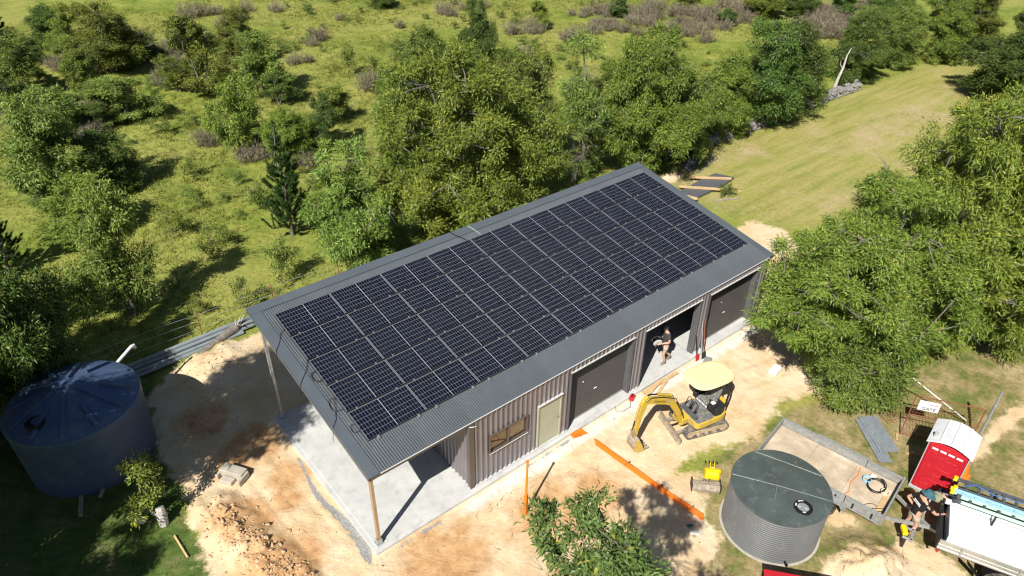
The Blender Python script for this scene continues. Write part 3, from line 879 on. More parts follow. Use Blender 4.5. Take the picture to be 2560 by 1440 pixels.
def leaves(rg, C, D, N, L, B):
    """rhombic leaves: centres C, direction D, normal N, length L, breadth B -> verts, quads"""
    S = unit(np.cross(D, N))
    n = len(C)
    droop = np.zeros((n, 3)); droop[:, 2] = -0.12
    mid = C + D*(L*0.45)[:, None]
    V = np.empty((n, 4, 3))
    V[:, 0] = C; V[:, 1] = mid+S*(B*0.5)[:, None]; V[:, 3] = mid-S*(B*0.5)[:, None]
    V[:, 2] = C + (D+droop)*L[:, None]
    return V.reshape(-1, 3), np.arange(4*n).reshape(n, 4)

def tubes_np(segs, n=5):
    V, F = [], []
    for p0, p1, r0, r1 in segs:
        d = p1-p0; L = np.linalg.norm(d)
        if L < 1e-5: continue
        d = d/L
        a = np.array((0,0,1.0)) if abs(d[2]) < 0.9 else np.array((1.0,0,0))
        x = unit(np.cross(a, d)); y = np.cross(d, x)
        o = len(V)
        for p, r in ((p0, r0), (p1, r1)):
            for k in range(n):
                t = 2*math.pi*k/n; V.append(p+(x*math.cos(t)+y*math.sin(t))*r)
        for k in range(n): F.append((o+k, o+(k+1) % n, o+n+(k+1) % n, o+n+k))
    return np.array(V), np.array(F)

def curve_segs(rg, p0, p1, r0, r1, n=5, sag=0.12, wob=0.06):
    L = np.linalg.norm(p1-p0); pts = []
    off = rg.randn(3)*wob*L
    for k in range(n+1):
        t = k/n
        p = p0*(1-t)+p1*t + off*math.sin(math.pi*t) + np.array((0, 0, sag*L))*math.sin(math.pi*t)*0.6 + (rg.randn(3)*0.02*L if 0 < k < n else 0)
        pts.append(p)
    return [(pts[k], pts[k+1], r0+(r1-r0)*k/n, r0+(r1-r0)*(k+1)/n) for k in range(n)], pts

def make_tree(seed, h, r, base=0.22, nclump=70, nleaf=300, leaf=(0.15, 0.036), rc=0.5, tr=0.13, lean=0.1, top_heavy=0.75, dead=0.0, stems=1, gap=0.85, lobes=0.25):
    rg = np.random.RandomState(seed)
    segs = []; skel = []
    tops = []
    for s in range(stems):
        ang = rg.rand()*6.28; ln = lean*h*(0.4+rg.rand())*(1 if stems == 1 else 2.0)
        top = np.array((math.cos(ang)*ln, math.sin(ang)*ln, h*(0.80+0.08*rg.rand())))
        sg, pts = curve_segs(rg, np.array((math.cos(ang)*0.06*s, math.sin(ang)*0.06*s, -0.25)), top, tr*(1 if s == 0 else 0.75), tr*0.16, 9, 0.0, 0.05)
        segs += sg; skel += pts[2:]; tops.append(top)
    ph = rg.rand(6)*6.28
    zb = base*h
    # boughs (large masses) first, then leaf clumps on each bough
    bn = max(4, int(nclump/11)); brad = r*(0.62 if nclump < 60 else 0.46)*(14/max(bn, 8))**0.22
    BG = []
    tries = 0
    while len(BG) < bn and tries < 4000:
        tries += 1
        dm = brad*(1.0 if tries < 1500 else 0.7)
        t = rg.rand()**0.9
        phi = rg.rand()*6.283
        prof = math.sin(math.pi*min(max(0.06+0.90*t, 0), 1)**top_heavy)**0.65
        lob = 1+lobes*math.sin(2*phi+ph[0]+3*t)+lobes*0.7*math.sin(3*phi+ph[1]-4*t)
        rad = max(0.0, r*prof*lob-brad*0.75)*(0.25+0.75*rg.rand()**0.4)
        ctr = tops[rg.randint(len(tops))]*t*0.8
        p = np.array((ctr[0]*0.7+rad*math.cos(phi), ctr[1]*0.7+rad*math.sin(phi), zb+(h-zb-brad*0.4)*t))
        if all(np.sum((p-c)**2) > dm**2 for c in BG): BG.append(p)
    C = []; CB = []
    per = int(math.ceil(nclump/len(BG)))
    for bi, bc in enumerate(BG):
        br = brad*(0.8+0.45*rg.rand()); got = 0; tries = 0
        while got < per and tries < 200:
            tries += 1
            d = unit(rg.randn(3)+np.array((0,0,0.45))); rr = br*(0.45+0.55*rg.rand()**0.5)
            p = bc+d*rr*np.array((1.0,1.0,0.66))
            p[2] = min(max(p[2], zb*0.8), h)
            if all(np.sum((p-c)**2) > (gap*rc*0.72)**2 for c in C[-per:]): C.append(p); CB.append(bi); got += 1
    C = np.array(C); CB = np.array(CB); BGA = np.array(BG)
    # limbs towards far clumps
    order = rg.permutation(len(C))[:max(4, len(C)//9)]
    sk = list(skel)
    for k in order:
        tgt = C[k]
        cand = [p for p in skel if p[2] < tgt[2]+0.2] or skel[:2]
        src = min(cand, key=lambda p: np.linalg.norm(p-tgt)+abs(p[2]-tgt[2]+0.25*np.linalg.norm(p[:2]-tgt[:2]))*0.4)
        rr = tr*0.42*(1-0.5*src[2]/h)
        sg, pts = curve_segs(rg, src, tgt, rr, rr*0.3, 5, 0.10, 0.07); segs += sg; sk += pts[1:]
    SK = np.array(sk)
    for k in range(len(C)):
        j = np.argmin(np.sum((SK-C[k])**2, 1)+0.6*np.maximum(SK[:, 2]-C[k][2], 0)**2)
        sg, pts = curve_segs(rg, SK[j], C[k], tr*0.13, tr*0.05, 3, 0.05, 0.06); segs += sg
        for q_ in range(3):
            e = C[k]+rg.randn(3)*rc*0.55
            segs.append((C[k], e, tr*0.06, tr*0.02))
    for k in range(int(dead)):
        j = rg.randint(len(SK)); p = SK[j]
        d = unit(np.array((p[0], p[1], 0))+rg.randn(3)*0.6+np.array((0,0,0.2)))
        e = p+d*min(r, 2.2)*(0.25+0.3*rg.rand())
        sg, pts = curve_segs(rg, p, e, tr*0.10, tr*0.03, 4, -0.1, 0.1); segs += sg
        for q_ in range(4):
            a = pts[rg.randint(1, 5)]; segs.append((a, a+unit(rg.randn(3)+d)*0.5, tr*0.04, tr*0.015))
    TV, TF = tubes_np(segs)
    trunk = np_mesh('trunk', TV, TF); trunk.polygons.foreach_set('use_smooth', [True]*len(trunk.polygons))
    # leaves
    nl = (nleaf*(0.6+0.8*rg.rand(len(C)))).astype(int)
    ci = np.repeat(np.arange(len(C)), nl); n = len(ci)
    dirn = unit(rg.randn(n, 3)+np.array((0, 0, 0.35)))
    off = dirn*(rg.rand(n, 1)**0.33)
    rcs = rc*(0.65+0.7*rg.rand(len(C)))
    sq = np.stack([np.ones(len(C)), np.ones(len(C)), 0.60+0.25*rg.rand(len(C))], 1)
    off = off*rcs[ci][:, None]*sq[ci]
    # sprays: several per clump so the clump is ragged rather than a ball
    ns = 8
    sp = unit(rg.randn(len(C), ns, 3)+np.array((0, 0, 0.35)))
    pick = rg.randint(0, ns, n)
    sd = sp[ci, pick]
    along = rg.rand(n)[:, None]**0.7
    off = off*0.60 + sd*along*(rcs[ci]*0.95)[:, None]
    P = C[ci]+off
    outw = unit(C[ci]-BGA[CB[ci]]+np.array((0,0,0.10)))
    D = unit(sd*0.7+rg.randn(n, 3)*0.6+np.array((0,0,-0.25))+outw*0.25)
    N = unit(rg.randn(n, 3)*0.50+np.array((0,0,0.55))+unit(off)*0.80+outw*0.25)
    N = unit(N-D*np.sum(N*D, 1, keepdims=True)*0.85)
    L = leaf[0]*(0.65+0.7*rg.rand(n)); B = leaf[1]*(0.75+0.5*rg.rand(n))
    V, F = leaves(rg, P, D, N, L, B)
    ctint = 0.30+0.16*rg.rand(len(C))+0.14*rg.rand(len(BGA))[CB]
    up = np.clip(off[:, 2]/(rc*1.2), -1, 1)*0.10
    t = np.clip(ctint[ci]+rg.randn(n)*0.13+up, 0, 0.9)
    t = np.where(rg.rand(n) < 0.012, 0.97, t)
    crown = np_mesh('crown', V, F, dict(tint=np.repeat(t, 4)))
    return trunk, crown, h, r

def make_pine(seed, h=5.6, r=1.1):
    rg = np.random.RandomState(seed)
    segs, _ = curve_segs(rg, np.array((0,0,-0.2)), np.array((0.05,0.1,h)), 0.10, 0.012, 8, 0, 0.01)
    P, D, N, L, B = [], [], [], [], []
    z = 0.45
    def needles(a, b_, dens):
        d = b_-a; ln = np.linalg.norm(d); d = d/ln; n = int(dens*ln)
        t = rg.rand(n)
        P.append(a+d*ln*t[:, None]+rg.randn(n, 3)*0.012); v = unit(rg.randn(n, 3)*0.55+d*0.9+np.array((0,0,0.45)))
        D.append(v); N.append(unit(rg.randn(n, 3))); L.append(0.13*(0.6+0.8*rg.rand(n))); B.append(np.full(n, 0.020))
    while z < h*0.93:
        f = 1-(z/h)
        rad = r*(f**0.8)*1.15+0.06
        nb = 6 if f > 0.3 else 4
        a0 = rg.rand()*6.28
        for k in range(nb):
            a = a0+k*6.283/nb+rg.randn()*0.35
            ln = rad*(0.55+0.75*rg.rand())
            p0 = np.array((0.02, 0.03, z+rg.randn()*0.06)); el = 0.25+0.45*(1-f)+rg.randn()*0.12
            p1 = p0+np.array((math.cos(a)*math.cos(el), math.sin(a)*math.cos(el), math.sin(el)))*ln*0.6
            p2 = p1+np.array((math.cos(a)*0.6, math.sin(a)*0.6, 1.0))*ln*0.42
            segs.append((p0, p1, 0.022*f+0.006, 0.014*f+0.004)); segs.append((p1, p2, 0.014*f+0.004, 0.004))
            needles(p0*0.5+p1*0.5, p1, 130); needles(p1, p2, 330)
            for q_ in range(4):
                t = 0.35+0.65*rg.rand(); s = p0*(1-t)+p1*t
                e = s+unit(np.array((math.cos(a+rg.randn()*0.8)*0.7, math.sin(a+rg.randn()*0.8)*0.7, 0.75+0.4*rg.rand())))*ln*(0.28+0.28*rg.rand())
                segs.append((s, e, 0.006, 0.003)); needles(s, e, 320)
        z += 0.30+0.16*rg.rand()
    needles(np.array((0.05,0.1,h*0.80)), np.array((0.05,0.1,h+0.12)), 420)
    P, D, N, L, B = map(np.concatenate, (P, D, N, L, B))
    V, F = leaves(rg, P, D, N, L, B)
    TV, TF = tubes_np(segs)
    t = np.clip(0.4+rg.randn(len(P))*0.16, 0, 0.95)
    return np_mesh('trunk', TV, TF), np_mesh('crown', V, F, dict(tint=np.repeat(t, 4))), h, r

def make_heath(seed, h=0.9, r=0.75):
    rg = np.random.RandomState(seed)
    segs = []; P, D, N, L, B = [], [], [], [], []
    for k in range(40):
        a = rg.rand()*6.283; el = 0.35+1.1*rg.rand(); ln = 0.45+0.75*rg.rand()
        b0 = np.array((rg.randn()*0.30*r, rg.randn()*0.30*r, 0.0))
        d = np.array((math.cos(a)*math.cos(el)*r*0.8, math.sin(a)*math.cos(el)*r*0.8, math.sin(el)*h))*ln
        segs.append((b0, b0+d*0.7, 0.011, 0.005))
        n = 46; t = 0.15+0.85*rg.rand(n)
        P.append(b0+d*t[:, None]+rg.randn(n, 3)*0.05); D.append(unit(rg.randn(n, 3)*0.6+unit(d)+np.array((0,0,0.5))))
        N.append(unit(rg.randn(n, 3)+np.array((0,0,0.5)))); L.append(0.16*(0.6+0.9*rg.rand(n))); B.append(0.020*(0.6+0.8*rg.rand(n)))
    P, D, N, L, B = map(np.concatenate, (P, D, N, L, B))
    V, F = leaves(rg, P, D, N, L, B)
    TV, TF = tubes_np(segs, 4)
    t = np.clip(0.45+rg.randn(len(P))*0.2, 0, 0.99)
    return np_mesh('stems', TV, TF), np_mesh('twigs', V, F, dict(tint=np.repeat(t, 4))), h, r

def make_sapling(seed, h=1.5, r=0.7, nl=95, leaf=(0.11,0.036)):
    return make_tree(seed, h, r, 0.25, 15, nl, leaf, 0.26, 0.03, 0.12, 0.75, 0, 1, 0.8)

PR = {}
for k in range(3):
    PR['dense%d' % k] = make_tree(11+k*7, 5.0, 2.0, 0.08, 120, 430, (0.15,0.044), 0.42, 0.13, 0.08, 0.62, 8, 1, 0.86)
for k in range(3):
    PR['open%d' % k] = make_tree(51+k*5, 4.0, 1.5, 0.20, 48, 420, (0.14,0.046), 0.40, 0.09, 0.16, 0.85, 10, 2, 0.9)
PR['tall'] = make_tree(78, 8.2, 1.8, 0.10, 120, 170, (0.16,0.038), 0.42, 0.17, 0.03, 0.50, 60, 1, 0.85, 0.12)
PR['shade2'] = make_tree(197, 12.5, 2.3, 0.68, 130, 330, (0.19,0.060), 0.46, 0.18, 0.02, 0.70, 4, 1, 0.8, 0.12)
PR['shade'] = make_tree(191, 9.5, 2.7, 0.36, 190, 330, (0.19,0.060), 0.50, 0.18, 0.03, 0.70, 4, 1, 0.8, 0.12)
PR['bigA'] = make_tree(101, 9.0, 4.1, 0.06, 330, 440, (0.18,0.048), 0.56, 0.20, 0.06, 0.72, 40, 3, 0.80, 0.18)
PR['bigB'] = make_tree(131, 8.0, 3.3, 0.10, 240, 450, (0.17,0.046), 0.52, 0.19, 0.06, 0.72, 40, 2, 0.80, 0.2)
PR['hero'] = make_tree(151, 8.0, 3.4, 0.10, 300, 520, (0.165,0.036), 0.46, 0.18, 0.10, 0.80, 46, 3, 0.82, 0.22)
PR['near'] = make_tree(176, 8.8, 1.6, 0.50, 130, 210, (0.125,0.040), 0.26, 0.10, 0.03, 0.80, 14, 3, 1.0, 0.5)
PR['pine'] = make_pine(5)
PR['heath0'] = make_heath(61); PR['heath1'] = make_heath(62, 0.8, 0.95)
for k in range(3): PR['sap%d' % k] = make_sapling(81+k)
PR['sapnear'] = make_sapling(95, 2.5, 0.7, 150, (0.12,0.042))

_cache = {}
def plant(name, proto, x, y, h, r, rz, label, cat, leaf='wattle', bark='bark', group=None, parts=('trunk', 'crown'), z=None):
    tm, cm, h0, r0 = PR[proto]
    if not tm.materials: tm.materials.append(M['bark'])
    if not cm.materials: cm.materials.append(LM['wattle'])
    e = empty(name, (x, y, gz(x, y) if z is None else z), rz)
    e.scale = (r/r0, r/r0, h/h0)
    for part, me_, mt_ in ((parts[0], tm, M[bark] if bark in M else LM[bark]), (parts[1], cm, LM[leaf])):
        o_ = link(part, me_, None, e)
        o_.material_slots[0].link = 'OBJECT'; o_.material_slots[0].material = mt_
    tag(e, label, cat, group)
    return e

TREES = [
 # x, y, h, r, proto, leaf, rz, label
 (3.7,59.5,3.4,1.75,'dense0','dark',0.3,'rounded tree at the far upper left of the paddock'),
 (5.8,49.1,4.7,2.7,'dense1','olive',1.2,'biggest dark tree of the upper left clump'),
 (4.4,55.0,3.9,1.3,'open0','yellow',2.2,'yellow-green tree touching the left of the big upper left tree'),
 (-0.5,47.8,3.9,1.64,'open1','wattle',0.4,'spreading tree leaning out at the left edge below the far pine'),
 (3.0,44.7,3.2,1.2,'open2','olive',3.1,'small tree with a bare dark trunk below the biggest upper left tree'),
 (3.3,41.3,1.9,1.0,'open0','wattle',4.0,'low pale tree beside grey heath left of the small bare-trunked tree'),
 (-0.2,38.7,3.3,1.85,'dense2','wattle',5.0,'bushy tree above the large left tree'),
 (-2.4,27.1,5.4,2.1,'open1','wattle',2.6,'large open tree with dark forked limbs at the left edge'),
 (0.4,27.8,3.6,1.65,'dense0','dark',1.9,'dark tree casting a long shadow right of the large left tree'),
 (9.7,40.4,5.1,2.0,'open2','olive',0.9,'tall tree with bare leaning trunk at the middle of the upper left field'),
 (14.3,45.1,4.1,1.7,'dense1','olive',2.9,'farther tree of the pair right of the bare leaning trunk'),
 (12.8,37.5,4.0,2.05,'open0','wattle',3.7,'nearer spreading tree of the pair, pale branches showing'),
 (7.3,28.2,4.4,1.4,'open1','yellow',1.3,'tree above the grey heath left of the young pine'),
 (9.3,26.0,3.5,1.4,'dense2','yellow',0.2,'rounded yellow-green tree just behind the young pine'),
 (11.6,25.7,3.2,1.0,'open2','dark',4.4,'narrow tree with a pale trunk right of the young pine top'),
 (7.2,13.7,5.3,2.15,'dense1','wattle',5.5,'pale green tree against the back of the shed, right of the young pine'),
 (-2.2,15.8,5.3,1.45,'open0','wattle',2.0,'two-tiered tree standing alone left of the shed'),
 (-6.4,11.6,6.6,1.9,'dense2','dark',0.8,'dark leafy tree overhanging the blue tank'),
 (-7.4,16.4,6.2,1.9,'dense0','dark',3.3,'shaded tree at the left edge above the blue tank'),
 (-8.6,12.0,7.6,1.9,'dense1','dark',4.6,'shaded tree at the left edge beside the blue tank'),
 (12.6,13.0,9.0,4.2,'bigA','yellow',0.6,'huge broad wattle behind the middle of the shed'),
 (14.2,21.2,5.5,1.8,'dense0','wattle',1.0,'tree peeping out left behind the huge broad wattle'),
 (21.9,30.6,5.2,1.9,'dense2','wattle',2.4,'light green tree above the huge broad wattle'),
 (29.2,34.0,4.6,1.5,'dense1','dark',0.1,'dark round-headed tree beyond the light green tree'),
 (27.2,30.2,3.2,1.4,'dense0','dark',3.0,'low dark tree in front of the round-headed tree'),
 (24.4,23.7,4.5,1.1,'open1','wattle',5.1,'slim tree standing between the wattle and the thin conifer-like tree'),
 (20.4,13.7,8.2,1.8,'tall','wattle',0.0,'thin tall tree with bare dead twigs and a visible grey trunk'),
 (24.0,12.6,8.0,2.9,'bigB','olive',1.7,'dense broad tree behind the far corner of the shed'),
 (27.9,12.4,6.0,2.2,'dense2','wattle',4.1,'tree overhanging the near end of the stone wall'),
 (20.2,17.4,6.0,2.0,'dense1','wattle',2.2,'tree filling the gap behind the thin tall tree'),
 (32.8,13.2,5.2,1.9,'dense0','olive',5.8,'lower tree behind the middle of the stone wall'),
 (35.9,12.7,6.2,2.5,'dense1','dark',0.5,'dark full tree over the middle of the stone wall'),
 (39.3,12.7,6.5,2.4,'dense0','dark',2.7,'tallest dark tree over the stone wall'),
 (41.7,13.2,4.8,1.7,'dense2','wattle',1.5,'lighter tree just left of the dead white trunk'),
 (50.0,13.6,4.6,2.2,'dense1','dark',3.9,'round dark tree at the far end of the stone wall'),
 (55.3,13.9,4.9,2.0,'dense2','wattle',0.9,'first tree beyond the round dark tree along the mown strip'),
 (59.2,14.6,3.6,1.7,'open0','wattle',2.1,'open grey-green tree past the bend of the mown strip'),
 (60.6,11.9,4.8,2.0,'dense0','olive',5.2,'tree with a leaning pale trunk where the mown strip ends'),
 (66.6,12.4,4.9,2.3,'dense1','olive',1.1,'big tree at the far right top behind the leaning pale trunk'),
 (54.2,5.2,5.2,3.1,'dense2','dark',0.2,'broad dark tree on the mown strip casting a wide shadow'),
 (64.5,6.8,5.8,2.6,'dense0','dark',4.3,'dark tree at the top right edge behind the broad dark tree'),
 (60.2,5.0,5.0,2.2,'dense1','dark',3.4,'dark tree tucked behind the right of the broad dark tree'),
 (62.3,16.6,4.2,1.9,'dense0','wattle',0.0,'mid green tree in the far right wood, beside the mown bend'),
 (68.3,20.5,4.2,1.8,'dense1','dark',2.0,'dark tree at the top edge right of the far heath'),
 (70.5,16.0,5.0,2.3,'dense2','olive',0.7,'olive tree at the top edge of the far right wood'),
 (61.5,19.6,2.6,1.4,'open1','wattle',1.6,'small pale tree at the front of the far heath'),
 (68.0,25.3,3.0,1.6,'dense0','dark',5.6,'tree at the top edge in the middle of the far heath'),
 (64.3,27.6,2.6,1.7,'dense2','dark',1.0,'low dark tree at the left of the far heath'),
 (61.5,29.6,3.2,2.1,'dense1','olive',2.6,'wide tree at the top edge above the stone wall trees'),
 (21.3,-5.4,9.6,3.3,'hero','yellow',2.5,'tall wattle with a thick dark trunk on the right'),
 (17.7,-3.9,7.2,3.4,'hero','olive',0.4,'big wattle overhanging the far front corner of the shed'),
 (23.8,-8.8,9.3,3.0,'hero','olive',4.4,'tall wattle at the right edge behind the gate'),
 (25.4,-4.6,9.3,3.4,'bigB','yellow',0.7,'yellow-topped wattle at the right edge in front of the mown strip'),
 (15.9,-5.2,3.8,1.6,'dense2','wattle',1.4,'low leafy wattle limb mass beside the trailer'),
 (32.9,55.4,2.4,1.6,'dense0','dark',0.0,'dark tree cut by the top edge beside a white stump'),
 (40.6,39.6,2.3,1.05,'open2','yellow',0.3,'lone little umbrella-shaped tree far behind the shed'),
 (49.5,38.1,1.9,0.95,'dense1','dark',1.2,'lone little dark tree among the far heath'),
 (55.8,29.7,1.7,0.95,'dense2','dark',2.9,'small dark tree in heath above the far corner of the shed'),
 (57.1,36.0,2.2,1.5,'dense0','olive',4.9,'tree at the top edge in the heath strip'),
 (0.15,-7.80,8.35,1.55,'near','near',0.9,'foreground tree cut by the bottom edge in front of the shed'),
]
for (x, y, h, r, p, lf, rz, lb) in TREES:
    plant('tree', p, x, y, h, r, rz, lb, 'tree', lf)
# trees just outside the left of the picture; their shade lies over the tank and the clearing
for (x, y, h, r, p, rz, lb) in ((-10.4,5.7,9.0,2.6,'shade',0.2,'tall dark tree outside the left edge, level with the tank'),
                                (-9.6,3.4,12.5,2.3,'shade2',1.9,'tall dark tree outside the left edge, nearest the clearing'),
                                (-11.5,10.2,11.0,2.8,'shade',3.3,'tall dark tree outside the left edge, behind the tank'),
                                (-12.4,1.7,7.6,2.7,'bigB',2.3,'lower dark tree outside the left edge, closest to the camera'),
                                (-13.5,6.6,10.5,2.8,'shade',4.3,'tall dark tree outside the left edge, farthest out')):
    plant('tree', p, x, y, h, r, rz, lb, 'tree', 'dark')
plant('pine_tree', 'pine', 5.8, 17.9, 5.6, 1.15, 0.0, 'young dark pine with a pointed leader behind the shed', 'pine tree', 'pine')
plant('pine_tree', 'pine', -5.4, 22.3, 4.0, 1.1, 2.0, 'dark pine at the left edge above the shaded trees', 'pine tree', 'pine')
plant('pine_tree', 'pine', 0.0, 59.0, 4.2, 1.5, 4.0, 'far dark pine at the upper left corner', 'pine tree', 'pine')
SAPS = [
 (3.6,14.4,2.0,0.9,'sap0','leafy shrub behind the shed just right of the fence end'),
 (1.7,13.6,1.5,0.55,'sap1','sapling by the wires beside the high corner of the shed'),
 (0.1,14.0,0.9,0.42,'sap2','tiny sapling above the wires in the tree shadow'),
 (1.4,21.5,1.4,0.8,'sap0','round bush in the grass above the long shadow'),
 (2.4,19.0,1.4,0.8,'sap1','yellowish bush at the tip of the long shadow'),
 (5.7,21.3,1.6,0.6,'sap2','wispy sapling left of the young pine'),
 (19.7,37.9,2.1,0.95,'sap0','thin grey-green sapling above the huge wattle, left one'),
 (20.7,36.0,1.8,0.7,'sap1','thin leafy sapling above the huge wattle, right one'),
 (4.3,27.5,1.2,0.6,'sap2','small sapling right of the shadowed dark tree'),
 (5.0,35.0,0.9,0.8,'sap0','low shrub between the left tree and the grey heath'),
 (6.9,35.0,0.9,0.8,'sap1','low shrub in the middle of the upper left field'),
 (-2.0,21.5,1.1,0.65,'sap2','pale wispy sapling left of the two-tiered tree'),
 (-3.4,17.0,2.2,1.0,'sap1','pale bush leaning on the left of the two-tiered tree'),
 (34.2,28.0,1.4,0.5,'sap0','lone thin sapling in the grass right of the round-headed tree'),
]
for (x, y, h, r, p, lb) in SAPS:
    plant('sapling', p, x, y, h, r, random.random()*6, lb, 'sapling', random.choice(['wattle', 'wattle', 'olive']))
rs0 = np.random.RandomState(40)
kinds = ['low green bush beside the ', 'small leafy shrub beside the ', 'young tree beside the ']
for t_ in [t for t in TREES if t[1] > 20 and t[0] < 34]+[t for t in TREES if t[1] > 24 and t[0] < 30]:
    x = t_[0]+rs0.randn()*2.4; y = t_[1]+rs0.randn()*2.4
    if y < 18 or min((x-t[0])**2+(y-t[1])**2-(t[3]*0.6)**2 for t in TREES) < 0: continue
    q_ = rs0.randint(3); hh = (0.9, 1.4, 2.2)[q_]*rs0.uniform(0.8, 1.25)
    lb = kinds[q_]+' '.join(t_[7].split()[:9])
    for w_ in (' with', ' of', ' the', ' in', ' at', ' a', ' and', ' over', ' behind', ' beyond', ' where', ' beside', ' by', ' to', ' on', ' the'):
        if lb.endswith(w_): lb = lb[:-len(w_)]
    plant('shrub', ('open%d' if q_ else 'sap%d') % rs0.randint(3), x, y, hh, hh*rs0.uniform(0.45, 0.75), rs0.uniform(0, 6), lb, 'shrub', ['wattle', 'olive', 'dark'][rs0.randint(3)], group='shrubs in the paddock')
plant('sapling', 'sapnear', -4.45, 4.95, 2.2, 0.72, 0.7, 'sunlit sapling with yellowing leaves below the blue tank', 'sapling', 'yellow')
rs = np.random.RandomState(4)
# far scatter of small seedlings
n_s = 0
while n_s < 150:
    x = rs.uniform(2, 55); y = rs.uniform(19, 62)
    sx = (x+5.3)*math.cos(YAW)-(y+12.1)*math.sin(YAW); dz = (x+5.3)*math.sin(YAW)+(y+12.1)*math.cos(YAW)
    if abs(sx) > dz*0.66 or dz > 80: continue
    if sdist(np.array([x]), np.array([y]), MOWN)[0] > -1: continue
    if min((x-t[0])**2+(y-t[1])**2-(t[3]+0.4)**2 for t in TREES) < 0: continue
    s = rs.uniform(0.35, 0.85)
    nt_ = min(TREES, key=lambda t: (t[0]-x)**2+(t[1]-y)**2)
    lb = ('tiny' if s < 0.6 else 'knee-high')+' green seedling in grass near the ' + ' '.join(nt_[7].split()[:8])
    for w_ in (' with', ' of', ' the', ' in', ' at', ' a', ' and', ' over', ' behind', ' beyond', ' where', ' beside', ' by', ' to', ' on', ' the'):
        if lb.endswith(w_): lb = lb[:-len(w_)]
    plant('seedling', 'sap%d' % rs.randint(3), x, y, s, s*rs.uniform(0.5, 0.9), rs.uniform(0, 6), lb, 'seedling', ['dark', 'wattle'][rs.randint(2)], group='seedlings in the paddock')
    n_s += 1
HEATH = [(3.0,54.3),(2.4,53.4),(2.8,51.9),(5.0,49.6),(11.5,54.2),(10.3,52.2),(11.7,52.6),(9.5,47.5),(7.9,44.5),(9.1,44.8),(9.6,52.0),(10.3,56.6),(16.1,62.6),(18.8,62.6),(17.3,62.7),(21.7,61.9),(21.2,47.0),(22.6,48.3),(17.9,43.1),(18.9,43.0),(8.2,27.2),(8.4,28.5),(7.5,27.4),(6.5,31.1),(6.6,32.2),(2.7,41.2),(3.0,39.6),(3.9,40.8),(1.4,37.0),(0.9,36.2),(2.0,37.4),(1.5,40.3),(-1.5,45.4),(-1.5,46.9),(9.8,25.2),(9.8,24.5),(12.9,24.0),(19.4,34.1),(20.3,34.6),(30.3,47.6),(24.8,39.3),(36.5,49.6),(36.8,48.4),(39.2,49.7),(41.1,49.4),(39.7,34.8),(40.7,34.8),(43.3,35.4),(45.7,36.3),(47.5,40.6),(49.2,40.3),(46.3,35.8),(46.2,34.2),(49.2,35.5),(49.6,34.3),(52.0,35.4),(49.2,31.9),(50.9,32.4),(53.3,33.4),(49.9,29.7),(51.0,29.7),(54.6,31.6),(54.0,30.2),(54.8,35.2),(55.5,37.9),(53.5,38.3),(51.5,38.7),(56.1,34.3),(58.1,32.8),(56.8,29.9),(61.2,24.9),(60.5,23.6),(59.8,22.4),(63.0,23.5),(64.6,26.1),(66.3,25.9),(60.1,21.3),(58.1,22.8),(64.0,22.8),(72.5,25.4),(72.4,24.5),(27.3,53.5),(17.7,57.8),(19.6,59.1),(23.8,60.0),(39.3,39.2),(39.4,38.3),(37.5,39.7),(33.9,33.9),(38.9,38.7),(61.9,33.2),(61.1,31.7),(27.7,29.6)]
extra = []
for (x, y) in HEATH:
    if 45 < x < 67 and 20 < y < 41 or (6 < x < 12 and 43 < y < 54):
        for q_ in range(1 if x < 45 else 2): extra.append((x+rs.randn()*1.0, y+rs.randn()*1.0))
for (x, y) in HEATH+extra:
    s = rs.uniform(0.75, 1.45)*(1.35 if x > 57 else 1)
    nt_ = min(TREES, key=lambda t: (t[0]-x)**2+(t[1]-y)**2)
    lb = 'grey-brown heath bush near the ' + ' '.join(nt_[7].split()[:9])
    for w_ in (' with', ' of', ' the', ' in', ' at', ' a', ' and', ' over', ' behind', ' beyond', ' where', ' beside', ' by', ' to', ' on'):
        if lb.endswith(w_): lb = lb[:-len(w_)]
    plant('heath_bush', 'heath%d' % rs.randint(2), x, y, 0.9*s, 0.8*s, rs.uniform(0, 6), lb, 'bush', 'heath', 'heath', 'grey heath bushes in the paddock', ('stems', 'twigs'))

# dead white trunk at the stone wall
b = MB()
b.tube([(46.4,13.2,-0.2),(46.5,13.15,0.8),(46.75,13.1,1.6),(46.85,13.1,2.5),(47.1,13.05,3.0)], [0.13,0.11,0.085,0.05,0.02], 8)
b.tube([(46.75,13.1,1.5),(46.4,13.2,1.9),(46.35,13.2,2.2)], [0.05,0.035,0.015], 6)
tag(b.build('dead_tree', M['bark_pale'], None, True), 'bare white dead trunk rising behind the stone wall', 'dead tree')

